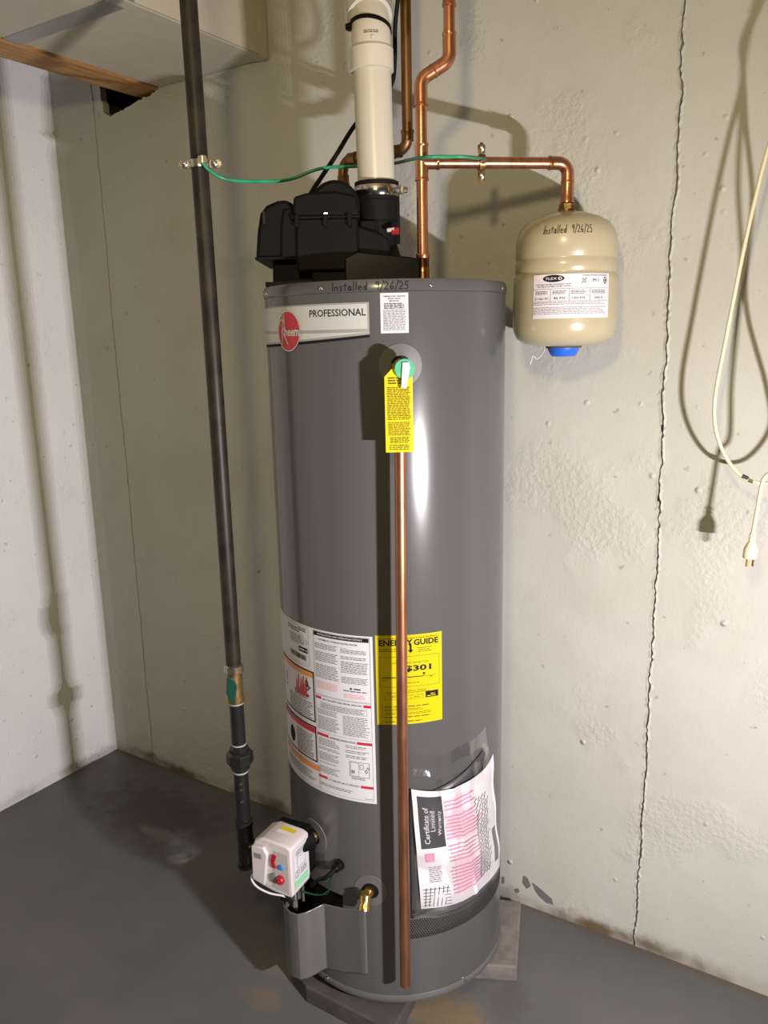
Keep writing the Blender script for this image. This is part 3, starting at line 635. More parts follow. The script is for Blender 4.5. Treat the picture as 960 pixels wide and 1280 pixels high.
# energy label
A0 = -65.3; ZA, ZE = .7613, .9590; st = patch(A0, -34.4, ZA, ZE, M_yel, 'energy_label'); W = U(-34.4, A0); H = ZE-ZA; s1 = heat(A0, .0010)
vy = lambda f: ZE-H*f
pr = Print(s1)
pr.text('ENERGY', .007, vy(.115), .077, vy(.048), .032).text('GUIDE', .079, vy(.118), .132, vy(.052), .032)
pr.stroke([(.0725, vy(.10)), (.0725, vy(.18))], .004); pr.g.add([s1(.0665, vy(.165)), s1(.0725, vy(.20)), s1(.0785, vy(.165))], [(0, 1, 2)])
pr.text('$301', .060, vy(.412), .116, vy(.338), .03); pr.rect(.012, vy(.472), .098, vy(.463)); pr.g.add([s1(.097, vy(.428)), s1(.100, vy(.465)), s1(.103, vy(.428))], [(0, 1, 2)])
pr.rect(.103, vy(.715), .131, vy(.645)); pr.build('print', M_ink, st)
M_yink = mat('ink_olive', (.09, .075, .01), .7, spec=.08)
pr = Print(s1); pr.frame(.007, vy(.575), .134, vy(.235), .0006); pr.rect(.093, vy(.470), .125, vy(.466)); pr.frame(.016, vy(.715), .098, vy(.668), .0005); pr.rect(.072, vy(.715), .0725, vy(.668))
pr.greek(.006, vy(.045), .134, vy(.025), 1, .4).text('Estimated Yearly Energy Cost', .030, vy(.318), .110, vy(.295)).text('First Hour Rating', .052, vy(.632), .104, vy(.610))
pr.greek(.088, vy(.20), .120, vy(.14), 3, .3, .3).greek(.008, vy(.185), .055, vy(.14), 2, .35, .1).greek(.012, vy(.505), .022, vy(.49), 1).greek(.112, vy(.49), .12, vy(.475), 1).greek(.05, vy(.54), .095, vy(.525), 1, .4)
pr.greek(.078, vy(.70), .09, vy(.685), 1).greek(.030, vy(.69), .060, vy(.675), 1).greek(.020, vy(.645), .118, vy(.634), 1, .5)
for k, f in enumerate((.79, .825, .87, .91, .96)): pr.disc(.011, vy(f), .0011, .0011, 10); pr.greek(.016, vy(f+.02), .125, vy(f-.008), 2 if k in (1, 2) else 1, .35, .35)
pr.build('fine_print', M_yink, st)
pr = Print(heat(A0, .0013)); pr.greek(.114, vy(.685), .123, vy(.668), 1, .7, 0).greek(.106, vy(.706), .125, vy(.690), 1, .6, 0); pr.build('reverse_print', M_yel, st)
# big instruction label
A0 = -66.5; ZA, ZE = .5750, .9560; st = patch(-152, A0, ZA, ZE, M_white, 'instruction_label'); s1 = heat(A0, .0010); s2 = heat(A0, .0013); H = ZE-ZA; vy = lambda f: ZE-H*f
pk, pg, pt, rd, rl, og = [Print(s1) for _ in range(6)]; wt = Print(s2)
c0, c1 = -.141, -.006; mid = -.073
pk.rect(c0+.002, vy(.036), c1-.002, vy(.012)); wt.text('INSTALLATION AND OPERATION DETAILS', c0+.012, vy(.0285), c1-.016, vy(.0185), .008)
pg.frame(c0, vy(.388), c1, vy(.008), .0007); pk.text('AUTOMATIC STORAGE WATER HEATER', c0+.014, vy(.060), c1-.026, vy(.050), .004)
for (v0, v1, r) in [(.075, .11, 4), (.125, .185, 7), (.20, .285, 9)]: pt.greek(c0+.004, vy(v1), mid-.004, vy(v0), r, .42)
for (v0, v1, r) in [(.085, .11, 3), (.125, .145, 2), (.155, .225, 8), (.245, .285, 5)]: pt.greek(mid+.002, vy(v1), c1-.004, vy(v0), r, .42)
rl.greek(c0+.006, vy(.35), mid-.006, vy(.302), 5, .42); rl.greek(mid+.002, vy(.085), mid+.020, vy(.078), 1, .5); rl.greek(mid+.006, vy(.372), c1-.010, vy(.345), 3, .42)
pk.g.add([s1(mid+.020, vy(.318)), s1(mid+.0235, vy(.304)), s1(mid+.027, vy(.318))], [(0, 1, 2)]); pk.greek(mid+.030, vy(.320), mid+.045, vy(.306), 1, .5, 0); pt.greek(mid+.006, vy(.334), c1-.006, vy(.322), 1, .5)
def sect(v, title, l, r):
    rd.rect(c0, vy(v+.012), c0+l, vy(v-.004)); rd.rect(c1-r, vy(v+.016), c1, vy(v)); pg.text(title, c0+l+.003, vy(v+.013), c1-r-.003, vy(v+.002), .006)
sect(.402, 'FOR YOUR SAFETY READ BEFORE OPERATING', .016, .017); sect(.628, 'OPERATING INSTRUCTIONS', .032, .034); sect(.895, 'TO TURN OFF GAS TO APPLIANCE', .025, .028)
pg.frame(c0, vy(.615), c1, vy(.392), .0005); pg.frame(c0, vy(.985), c1, vy(.64), .0005); pg.frame(c0+.012, vy(.468), c1-.010, vy(.428), .0004)
pt.greek(c0+.015, vy(.465), c1-.013, vy(.432), 4, .45); pt.greek(c0+.004, vy(.505), mid-.010, vy(.472), 4, .42); pt.greek(c0+.004, vy(.60), mid-.006, vy(.515), 11, .42, .2, .06); pt.greek(mid+.002, vy(.60), c1-.004, vy(.478), 15, .42, .2, .08)
pt.greek(c0+.004, vy(.725), mid-.006, vy(.652), 8, .4, .25, .1); pt.greek(c0+.004, vy(.79), mid-.008, vy(.74), 6, .4, .3, .1); pt.greek(c0+.004, vy(.88), mid-.008, vy(.80), 9, .4, .3, .1); pt.greek(mid+.006, vy(.735), c1-.008, vy(.655), 8, .4, .2, .2)
pt.greek(c0+.004, vy(.955), c1-.040, vy(.935), 2, .4); pt.greek(c1-.020, vy(.978), c1, vy(.972), 1, .5)
# little line drawing of the control
x0, x1 = mid+.014, c1-.008; pg.frame(x0, vy(.845), x1, vy(.752), .0009); pg.frame(x0+.003, vy(.84), mid+.036, vy(.757), .0005); pk.rect(x0+.005, vy(.825), x0+.007, vy(.805)); pk.rect(x0+.009, vy(.825), x0+.011, vy(.805)); pk.frame(mid+.038, vy(.795), mid+.046, vy(.765), .0008); pk.disc(mid+.052, vy(.805), .003, .004, 12, .6); pk.disc(mid+.056, vy(.785), .003, .003, 12, .6); pg.greek(x0+.004, vy(.862), x1-.006, vy(.848), 2, .5)
# left column: rating plate and warnings
d0, d1 = -.300, -.157
pg.frame(d0, vy(.245), d1+.001, vy(.012), .0005); pt.greek(d0+.06, vy(.06), d1-.03, vy(.03), 2, .5); pk.greek(d1-.035, vy(.045), d1-.008, vy(.020), 2, .5, 0); pt.greek(d0+.07, vy(.13), d1-.01, vy(.075), 5, .4, .2, .2); pk.rect(d1-.036, vy(.168), d1-.004, vy(.138)); wt.greek(d1-.033, vy(.162), d1-.006, vy(.144), 1, .4, 0)
for k in range(34): pk.rect(d0+.066+k*.002, vy(.215), d0+.066+k*.002+random.choice([.0006, .001, .0014]), vy(.185))
pg.disc(d1-.025, vy(.09), .010, .010, 20, .9); pg.disc(d1-.006, vy(.10), .003, .005, 14, .8)
def warn(v0, v1, hd_, hh):
    pk.frame(d0, vy(v1), d1+.013, vy(v0), .0034); hd_.rect(d0+.004, vy(v0+hh), d1+.009, vy(v0+.010))
warn(.265, .575, og, .040); warn(.60, .825, rd, .045)
pt.greek(d0+.05, vy(.565), d1+.006, vy(.46), 8, .42, .15); pt.greek(d0+.08, vy(.455), d1-.008, vy(.43), 2, .5); pk.text('!', d0+.03, vy(.45), d0+.036, vy(.36)); pt.greek(d0+.08, vy(.81), d1+.003, vy(.66), 13, .45, .15); pk.disc(d0+.055, vy(.74), .014, .02, 20)
for k in range(9): rd.stroke([(d1-.055+k*.005, vy(.425-(k % 2)*.004)), (d1-.052+k*.005+.004*(k % 2), vy(.36-.02*(k % 3)))], .0042) # burning puddle drawing
rd.disc(d1-.034, vy(.425), .03, .006, 24); pk.disc(d1-.012, vy(.35), .0055, .007, 14, .5); pk.stroke([(d1-.014, vy(.362)), (d1-.004, vy(.378)), (d1-.012, vy(.395))], .0025); pk.stroke([(d1-.008, vy(.36)), (d1+.001, vy(.372))], .0022)
og.rect(d0, vy(.878), d1+.019, vy(.845)); pg.frame(d0, vy(.985), d1+.020, vy(.84), .0005); pt.greek(d0+.02, vy(.955), d1+.008, vy(.895), 6, .4, .2)
for P_, nme, mt in ((pk, 'print', M_ink), (pg, 'rules', M_inkg), (pt, 'fine_print', M_inkt), (rd, 'red_bars', M_red), (rl, 'red_print', M_redl), (og, 'orange_bars', M_orange), (wt, 'reverse_print', M_white)): P_.build(nme, mt, st)

# ================================================================== pouch with papers on the jacket
po = thing('document_pouch', 'clear plastic pouch of warranty papers taped to the grey heater', 'document pouch', (hs(-25, .3, .28)))
CN = [(-50.5, .616), (-3.0, .632), (7.0, .318), (-46.5, .318)]  # sheet corners: tl tr br bl
def sheet(s, t, off=0):
    a_ = (CN[0][0]*(1-s)+CN[1][0]*s)*(1-t)+(CN[3][0]*(1-s)+CN[2][0]*s)*t; z_ = (CN[0][1]*(1-s)+CN[1][1]*s)*(1-t)+(CN[3][1]*(1-s)+CN[2][1]*s)*t
    z_ -= .022*sin(pi*s)*(1-t)
    r = .2705+.012*sin(pi*s)*(.4+.6*t)*(1-.5*t)+.0022*sin(9*s+5*t)+.0016*sin(17*t-6*s)+.003*math.exp(-((s-.42-.12*t)/.03)**2)
    return hs(a_, z_, r+off)
g = G(); n1, n2 = 40, 30; g.v = [sheet(i/n1, j/n2) for j in range(n2+1) for i in range(n1+1)]; g.f = [(j*(n1+1)+i, j*(n1+1)+i+1, (j+1)*(n1+1)+i+1, (j+1)*(n1+1)+i) for j in range(n2) for i in range(n1)]
sh = g.build('certificate_sheet', M_paper, po, smooth=80, fix=False)
sp_ = lambda off: (lambda u, v: sheet(u, 1-v, off))
def fine(P, u0, v0, u1, v1):
    n_ = max(1, int((u1-u0)/.03)); k_ = max(1, int((v1-v0)/.04))
    for i in range(n_):
        for j in range(k_): P.rect(u0+(u1-u0)*i/n_, v0+(v1-v0)*j/k_, u0+(u1-u0)*(i+1)/n_, v0+(v1-v0)*(j+1)/k_, 9)
pr = Print(sp_(.0008)); fine(pr, .045, .52, .285, .955); fine(pr, .885, .10, .955, .40); pr.build('black_panel', M_book, sh)
pr = Print(sp_(.0014)); pr.text('Certificate of', .085, .56, .135, .87, rot=True).text('Limited', .150, .66, .195, .84, rot=True).text('Warranty', .220, .62, .265, .84, rot=True); pr.build('title', M_paper, sh)
pr = Print(sp_(.0008)); fine(pr, .30, .55, .60, .93); fine(pr, .35, .08, .56, .40); pr.build('pink_wash', M_pink2, sh)
pr = Print(sp_(.0014))
for k in range(26):
    v = .90-k*.032; a_ = .30+.02*random.random(); u = a_
    if k in (3, 11, 17): continue
    while u < .58+.10*random.random(): e_ = u+random.uniform(.02, .05); pr.stroke([(u, v), (e_, v+random.uniform(-.003, .003))], .011); u = e_+.007
pr.rect(.075, .40, .16, .48, 9); pr.build('pink_print', M_pink, sh)
pr = Print(sp_(.0014))
for k in range(24):
    v = .80-k*.03; u = .63
    while u < .80: e_ = u+random.uniform(.02, .045); pr.stroke([(u, v-.1*(u-.63)), (e_, v+.02-.1*(u-.63))], .007); u = e_+.012
pr.greek(.10, .22, .22, .36, 9, .3)
for k in range(6): pr.stroke([(.04+.035*k, .02), (.06+.04*k, .18)], .006); pr.stroke([(.03, .03+.028*k), (.27, .02+.028*k)], .005)
pr.build('grey_print', M_inkg, sh)
g = G()
for j in range(13):
    for i in range(21): s_, t_ = i/20, j/12; g.v.append(hs(-51.2+43.5*s_, .628-.035*(1-s_)**1.2+(.026*s_) -.30*t_-.012*sin(pi*s_)*(1-t_), .2622+.0025*sin(pi*s_)))
g.f = [(j*21+i, j*21+i+1, (j+1)*21+i+1, (j+1)*21+i) for j in range(12) for i in range(20)]
g.build('manual', M_book, po, smooth=80, solid=.001, fix=False)
g = G(); n1, n2 = 60, 44
for j in range(n2+1):
    for i in range(n1+1):
        s_, t_ = i/n1, j/n2; a_ = -51.6+(43+16*t_)*s_; ztop = .700+.010*s_-.020*sin(pi*s_)+.004*sin(11*s_+1)*sin(pi*s_); zbt = .298-.012*sin(pi*s_)
        z_ = ztop+(zbt-ztop)*t_; u_ = (s_, max(0, min(1, (.63-z_)/.32)))
        r = (.2740+.013*sin(pi*s_)*(.4+.6*u_[1])*(1-.5*u_[1])*min(1, t_*4)+.0026*sin(9*s_+5*u_[1])+.0018*sin(17*u_[1]-6*s_))
        r = r*(1-.0)+.0012*sin(29*s_+6*t_)*(1-t_)
        if t_ < .1 or t_ > .96 or s_ < .03 or s_ > .97: r = r*.4+.2625*.6
        g.v.append(hs(a_, z_, max(r, .2618)))
g.f = [(j*(n1+1)+i, j*(n1+1)+i+1, (j+1)*(n1+1)+i+1, (j+1)*(n1+1)+i) for j in range(n2) for i in range(n1)]
g.build('clear_sleeve', M_film, po, smooth=80, fix=False)

# ================================================================== relief discharge pipe and its tag
PX, PY = 1.6735, -.566
dp = thing('discharge_pipe', 'vertical copper discharge pipe running down the front of the heater', 'pipe', (PX, PY, .17))
G().tube([(PX-.006, PY-.006, .170), (PX-.003, PY-.003, .8), (PX+.003, PY+.002, 1.470)], .0112, 20).build('copper_tube', M_copperd, dp, smooth=50)
G().lathe([(.0112, 1.44), (.0135, 1.442), (.0135, 1.468), (.0112, 1.47)], (PX+.0032, PY+.002, 0), Z_, 20).build('adapter', M_copper, dp, smooth=40)
a = -52; N = nrm(-50); T = V((.84, .54, 0)); c = V((PX, PY, 0))+N*.013
tg = thing('instruction_tag', 'yellow paper tag hanging from the green capped relief valve', 'tag', (PX, PY, 1.35)); N2 = V((T.y, -T.x, 0))
def tgm(off): return lambda u, v: c+T*u+Z_*v+N2*(off+.003*sin((v-1.35)*16)+.0*u)
poly = [(-.0265, 1.345), (.0250, 1.345), (.0250, 1.484), (.013, 1.498), (-.013, 1.498), (-.0265, 1.482)]
g = G(); m_ = tgm(.0); rows_ = [1.345, 1.38, 1.41, 1.44, 1.47, 1.484, 1.498]; 
for v in rows_: lw = .0265 if v <= 1.484 else .013; g.v += [m_(-lw, v), m_(lw-.0015, v)]
g.f = [(2*i, 2*i+1, 2*i+3, 2*i+2) for i in range(len(rows_)-1)]
tb = g.build('tag_card', M_yel2, tg, solid=.0006)
pr = Print(tgm(.0008)); pr.greek(-.020, 1.470, .019, 1.484, 3, .5, .3); pr.greek(-.022, 1.405, .021, 1.466, 19, .45, .1, .04); pr.greek(-.021, 1.376, .020, 1.402, 9, .45, .1); pr.greek(-.018, 1.362, .018, 1.374, 4, .5, .15); pr.greek(-.019, 1.349, .019, 1.360, 3, .45, .1); pr.build('print', M_yink, tb)

# ================================================================== gas pipe
GX, GY = 1.257, -.613
gp_ = thing('gas_pipe', 'black iron gas pipe with green handled shutoff dropping to the gas valve', 'gas pipe', (GX, GY, .33))
G().tube([(GX, GY, .845), (GX, GY, 1.6), (GX-.004, GY, ZC)], .0168, 18).build('upper_pipe', M_iron, gp_, smooth=50)
sv = G().lathe([(.0168, .757), (.0195, .758), (.0195, .772), (.0178, .774), (.0178, .828), (.0205, .830), (.0205, .846), (.0168, .847)], (GX, GY, 0), Z_, 16).build('shutoff_valve', M_bronze, gp_, smooth=35)
G().lathe([(.0205, .829), (.0215, .831), (.0215, .846), (.017, .848)], (GX, GY, 0), Z_, 8).build('valve_collar', M_zinc, sv, smooth=35)
fdir = (CAM-V((GX, GY, CAM.z))).normalized(); hd_ = (fdir*.8-V((fdir.y, -fdir.x, 0))*-.6).normalized(); rt = V((-fdir.y, fdir.x, 0))
hb = V((GX, GY, .800))+fdir*.018-rt*.008
G().tube([hb-fdir*.012, hb+fdir*.006], .008, 12).extr([(-.009, .026), (-.004, .030), (.006, .024), (.012, .006), (.008, -.018), (.001, -.034), (-.006, -.030), (-.012, -.006)], hb+fdir*.004, rt, Z_, fdir, .006).build('handle', M_greenv, sv, bevel=.0015, smooth=40)
G().tube([(GX, GY, .650), (GX, GY, .76)], .0165, 18).build('nipple', M_iron2, gp_, smooth=50)
for z_ in (.7555, .654, .585): G().tube([(GX, GY, z_-.0018), (GX, GY, z_+.0018)], .0172, 18).build('sealant_ring', M_dope, gp_, smooth=40)
un = G().lathe([(.0175, .590), (.0215, .592), (.0215, .608), (.0215, .634), (.0215, .646), (.0175, .650)], (GX, GY, 0), Z_, 8).build('union', M_iron2, gp_)
G().lathe([(.022, .606), (.031, .608), (.031, .632), (.024, .637), (.021, .637)], (GX, GY, 0), Z_, 8).build('union_nut', M_iron2, un, bevel=.001)
G().tube([(GX, GY, .45), (GX, GY, .59)], .0165, 18).build('nipple', M_iron2, gp_, smooth=50)
for z_ in (.515, .545, .56): G().box((GX+.008, GY-.0165, z_), (GX+.014, GY-.0105, z_+.003)).build('wrench_mark', M_zinc, gp_)
el = G().lathe([(.0165, .462), (.0215, .461), (.0215, .448), (.019, .446), (.019, .40)], (GX, GY, 0), Z_, 18).tube(bend([(GX, GY, .42), (GX, GY, .385), (GX+.075, GY+.012, .385)], .026), .0195, 16).build('street_elbow', M_iron2, gp_, smooth=40)
G().lathe([(.0195, .355), (.0215, .352), (.0215, .338), (.012, .335), (0, .335)], (GX, GY, 0), Z_, 16).tube([(GX, GY, .35), (GX, GY, .40)], .019, 16).build('drip_cap', M_iron2, el, smooth=40)
# grounding clamps and wire
def clamp(base, axis, name, parent, rp):
    ax_ = V(axis).normalized(); return ax_
CL1 = V((GX, GY, 1.893)); CTee = V((1.606, -.351, 1.893)); CElb = V((1.838, -.156, 1.893)); CD = (CElb-CTee).normalized(); CL2 = CTee+CD*.122
k1 = thing('ground_clamp', 'brass ground clamp on the black gas pipe', 'pipe clamp', CL1, 'ground clamps at the green wire')
s1_ = V((.842, .539, 0)); f1 = V((.539, -.842, 0))
G().lathe([(.0172, -.007), (.0205, -.007), (.0205, .007), (.0172, .007)], CL1, Z_, 20).build('jaw', M_zinc, k1, smooth=40)
for sg in (-1, 1):
    e_ = CL1+s1_*sg*.029
    G().box((-.013, -.006, -.007), (.013, .006, .007), .003, Matrix.Translation(e_) @ Matrix(((s1_.x, f1.x, 0, 0), (s1_.y, f1.y, 0, 0), (0, 0, 1, 0), (0, 0, 0, 1)))).build('ear', M_zinc, k1)
    G().lathe([(.007, 0), (.0068, .004), (.004, .006), (0, .0065)], e_+f1*.006, f1, 12).build('screw', M_zinc, k1, smooth=40)
G().box((-.007, -.005, -.004), (.007, .009, .012), .002, Matrix.Translation(CL1+f1*.021+s1_*.008)).build('wire_lug', M_zinc, k1)
k2 = thing('ground_clamp', 'dark bronze ground clamp on the horizontal copper pipe', 'pipe clamp', CL2, 'ground clamps at the green wire')
f2 = CD.cross(Z_).normalized()
G().lathe([(.0118, -.006), (.016, -.006), (.016, .006), (.0118, .006)], CL2, CD, 18).build('jaw', M_bronze, k2, smooth=40)
for sg in (-1, 1):
    e_ = CL2+Z_*sg*.026
    g = G(); g.box((-.007, -.006, -.012), (.007, .006, .012), .004, Matrix.Translation(e_) @ Matrix(((CD.x, f2.x, 0, 0), (CD.y, f2.y, 0, 0), (0, 0, 1, 0), (0, 0, 0, 1)))); g.build('ear', M_bronze, k2)
    G().lathe([(.006, 0), (.0058, .004), (.003, .0055), (0, .006)], e_+f2*.006, f2, 12).build('screw', M_zinc, k2, smooth=40)
G().tube([CL2+f2*.012, CL2+f2*.024], .0055, 10).build('wire_lug', M_zinc, k2, smooth=40)
pvB = bl(TX, TY, 0); bh = pvB+E2*.062
wp = spline([CL1+f1*.024+s1_*.010-Z_*.002, CL1+s1_*.022+f1*.022-Z_*.016, CL1+s1_*.05+f1*.01-Z_*.030, CL1+s1_*.095-Z_*.028+E2*.03, CL1+s1_*.16-Z_*.014+E2*.10, (1.392, -.395, 1.902), (bh.x-.02, bh.y-.01, 1.914), (bh.x+.05, bh.y-.005, 1.912), (CTee.x+.539*.021, CTee.y-.842*.021, 1.898), CL2-CD*.05+Z_*.008+f2*.016, CL2-CD*.002+Z_*.004+f2*.020], 10)
gw = G().tube(wp, .0033, 8).build('ground_wire', M_greenw, smooth=60); tag(gw, 'green ground wire sagging between the two pipe clamps', 'wire')

# ================================================================== copper cold line
cc = thing('cold_water_pipe', 'bright new copper cold water pipe with tee on top of heater', 'pipe', (CTee.x, CTee.y, ZT), 'copper water pipes')
cx_, cy_ = CTee.x, CTee.y; CT2 = V((1.652, -.318, 0)); rc = .0112
G().tube([(cx_, cy_, ZT-.003), (cx_, cy_, 1.868)], rc, 18).build('riser', M_copper, cc, smooth=50)
def cup(g, c_, ax_, L_=.02, r=rc): # soldered socket
    g.lathe([(r, 0), (r+.0028, .0008), (r+.0028, L_*.25), (r+.0016, L_*.35), (r+.0016, L_)], c_, ax_, 18); return g
g = G(); cup(g, (cx_, cy_, ZT+.020), Z_, .03); cup(g, (cx_, cy_, ZT+.058), -Z_, .03); g.tube([(cx_, cy_, ZT-.002), (cx_, cy_, ZT+.022)], .0135, 12).build('nipple_adapter', M_copper, cc, smooth=40)
g = G().tube([(cx_, cy_, 1.862), (cx_, cy_, 1.925)], rc+.0018, 18).tube([CTee, CTee+CD*.030], rc+.0018, 16); cup(g, (cx_, cy_, 1.858), Z_); cup(g, (cx_, cy_, 1.929), -Z_); cup(g, CTee+CD*.036, -CD); g.build('tee', M_copper, cc, smooth=40)
G().tube([(cx_, cy_, 1.92), (cx_, cy_, 2.005)], rc, 18).build('upper_tube', M_copper, cc, smooth=50)
zA, zB = 2.045, 2.078
sb = bend([(cx_, cy_, 2.0), (cx_, cy_, zA), (CT2.x, CT2.y, zB), (CT2.x, CT2.y, 2.125)], .024)
g = G().tube(sb, rc+.0018, 18); cup(g, (cx_, cy_, 1.996), Z_); cup(g, (CT2.x, CT2.y, 2.128), -Z_); md_ = (V((cx_, cy_, zA))+V((CT2.x, CT2.y, zB)))/2; dr = (V((CT2.x, CT2.y, zB))-V((cx_, cy_, zA))).normalized(); cup(g, md_-dr*.006, dr, .012); g.build('offset_bend', M_copper, cc, smooth=45)
G().tube([(CT2.x, CT2.y, 2.12), (CT2.x, CT2.y, 2.19)], rc, 18).build('top_tube', M_copper, cc, smooth=50)
g = G(); cup(g, (CT2.x, CT2.y, 2.172), Z_, .02); g.lathe([(.0135, 2.19), (.0165, 2.192), (.0165, 2.205)], (CT2.x, CT2.y, 0), Z_, 18).build('adapter', M_copper, cc, smooth=40)
G().lathe([(.014, 2.200), (.0205, 2.201), (.0205, 2.222), (.0165, 2.224), (.0165, 2.24), (.019, 2.242), (.019, 2.30), (0, 2.30)], (CT2.x, CT2.y, 0), Z_, 6).build('ball_valve', M_bronze, cc, bevel=.001)
G().tube([(CT2.x, CT2.y, 2.29), (CT2.x, CT2.y, ZC)], rc, 16).build('feed_tube', M_copperold, cc, smooth=50)
# branch to the expansion tank
G().tube([CTee+CD*.025, CElb-CD*.03], rc, 18).build('branch_tube', M_copper, cc, smooth=50)
g = G().tube(bend([CElb-CD*.034, CElb, CElb-Z_*.050], .022), rc+.0018, 18); cup(g, CElb-CD*.042, CD); cup(g, CElb-Z_*.040, Z_); g.build('elbow', M_copper, cc, smooth=45)
g = G().tube([CElb-Z_*.04, CElb-Z_*.082], rc, 18); cup(g, CElb-Z_*.078, Z_, .03); g.build('drop_tube', M_copper, cc, smooth=45)
G().lathe([(.0135, -.078), (.018, -.080), (.018, -.092), (.0145, -.094), (.0145, -.100)], CElb, Z_, 8).build('threaded_adapter', M_bronze, cc, smooth=35)
# hot line, tarnished
hx, hy, hz = 1.487, -.205, 1.957; lx, ly = 1.311, -.205
hp = thing('hot_water_pipe', 'brown tarnished copper hot water pipe behind the white vent', 'pipe', (lx, ly, ZT), 'copper water pipes')
G().tube(bend([(hx, hy, ZC), (hx, hy, hz), (lx, ly, hz), (lx, ly, ZT-.003)], .026), .0118, 16).build('bent_tube', M_copperold, hp, smooth=50)
r0 = .0120
for b_, ax_ in (((hx, hy, hz+.040), -Z_), ((hx-.04, hy, hz), V((1, 0, 0))), ((lx+.04, ly, hz), V((-1, 0, 0))), ((lx, ly, hz-.055), Z_), ((lx, ly, hz-.075), Z_)): cup(G(), b_, ax_, .022, r0).build('socket', M_copperold, hp, smooth=45)
# ================================================================== expansion tank
TKX, TKY = CElb.x, CElb.y
et = thing('expansion_tank', 'cream expansion tank with blue bottom cap hanging from copper elbow', 'expansion tank', (TKX, TKY, 1.51))
G().lathe([(.016, 1.800), (.022, 1.798), (.045, 1.7935), (.068, 1.7855), (.086, 1.775), (.0975, 1.760), (.1025, 1.745), (.1035, 1.732), (.1038, 1.708), (.1022, 1.7045), (.1022, 1.7010), (.1044, 1.697), (.1048, 1.680), (.1030, 1.6765), (.1030, 1.6735), (.1062, 1.670), (.1072, 1.66), (.1082, 1.575), (.1066, 1.560), (.100, 1.545), (.084, 1.5335), (.06, 1.528), (0, 1.527)], (TKX, TKY, 0), Z_, 64).build('tank_shell', M_tank, et, smooth=50)
G().lathe([(.018, 1.786), (.018, 1.803), (0, 1.804)], (TKX, TKY, 0), Z_, 16).build('tank_neck', M_bronze, et, smooth=40)
G().lathe([(0, 1.5285), (.038, 1.5285), (.038, 1.524), (0, 1.524)], (TKX, TKY, 0), Z_, 28).build('cap_ring', M_yink, et, smooth=30)
G().lathe([(.034, 1.525), (.033, 1.520), (.0265, 1.508), (.023, 1.506), (0, 1.506)], (TKX, TKY, 0), Z_, 28).build('valve_cap', M_blue, et, smooth=35)
va = D_(atan2(CAM.y-TKY, CAM.x-TKX)); tk = lambda off, r=.1082: cylmap(TKX, TKY, r+off, va)
lab = lambda off: (lambda u, v: V((TKX+(.1076+(1.668-v)*.0085+off)*cos(R_(va)+u/.108), TKY+(.1076+(1.668-v)*.0085+off)*sin(R_(va)+u/.108), v)))
g = Print(lab(.0004)); L0, L1, B0, B1 = -.066, .098, 1.5835, 1.6690
n_ = 24
for i in range(n_): g.rect(L0+(L1-L0)*i/n_, B0, L0+(L1-L0)*(i+1)/n_, B1)
tl = g.build('tank_label', M_paper, et)
pr = Print(lab(.0009)); pr.disc(-.023, 1.6605, .0215, .0068, 28); pr.text('POTABLE WATER EXPANSION TANK', L0+.008, 1.6480, .012, 1.6505).text('FOR USE IN POTABLE WATER SYSTEMS', L0+.010, 1.6440, .010, 1.6465)
pr.text('MODEL/MODELO/MODELE', .034, 1.6640, .090, 1.6665).text('PH 5', .056, 1.6530, .070, 1.6590); pr.disc(.086, 1.6555, .005, .0065, 20, .75); pr.disc(.086, 1.6555, .002, .003, 12)
pr.stroke([(.032, 1.650), (.043, 1.661)], .0006); pr.stroke([(.033, 1.661), (.042, 1.650)], .0006); pr.frame(.034, 1.652, .041, 1.659, .0005)
for (a_, b_, t_) in ((-.062, -.031, '2.1 Gal / 8 L'), (-.022, .000, '40 PSI'), (.015, .039, '150 PSI'), (.060, .080, '200 F')): pr.text(t_, a_, 1.6205, b_, 1.6245, .006); 
for (a_, b_) in ((-.060, -.034), (-.024, .003), (.012, .042), (.054, .088)): pr.greek(a_, 1.6300, b_, 1.6375, 3, .38, .15)
pr.build('print', M_ink, tl)
pr = Print(lab(.0009)); pr.rect(L0, 1.6405, L1-.004, 1.6410); pr.rect(L0, 1.6165, L1-.004, 1.6170)
for u_ in (-.0285, .0085, .050): pr.rect(u_, 1.6165, u_+.0006, 1.641)
pr.greek(L0+.001, 1.588, L1-.006, 1.6155, 9, .26, .12, .15); pr.build('fine_print', M_inkt, tl)
pr = Print(lab(.0013)); pr.text('FLEX', -.038, 1.6580, -.016, 1.6630, .012); pr.disc(-.010, 1.6605, .0042, .0032, 16, .55); pr.build('logo', M_white, tl)
def tkr(v):
    P = [(1.72, .1037), (1.732, .1035), (1.745, .1025), (1.760, .0975), (1.775, .086), (1.7855, .068)]
    for (z0, r0_), (z1, r1_) in zip(P[:-1], P[1:]):
        if v <= z1: return r0_+(r1_-r0_)*(v-z0)/(z1-z0)
    return .068
tkh = lambda off: (lambda u, v: V((TKX+(tkr(v)+off)*cos(R_(va)+u/.1), TKY+(tkr(v)+off)*sin(R_(va)+u/.1), v)))
pr = Print(tkh(.0007)); hand(pr, 'Installed 9/26/25', -.046, 1.746, .052, .0165, .0011); pr.build('handwriting', M_ink, et)
pr = None
G().tube(spline([(TKX-.035, TKY-.02, 1.527), (TKX-.036, TKY-.02, 1.518), (TKX-.044, TKY-.022, 1.505), (TKX-.052, TKY-.025, 1.502), (TKX-.058, TKY-.027, 1.507), (TKX-.063, TKY-.03, 1.490)]), .0012, 6).build('string_tie', M_white, et, smooth=60)

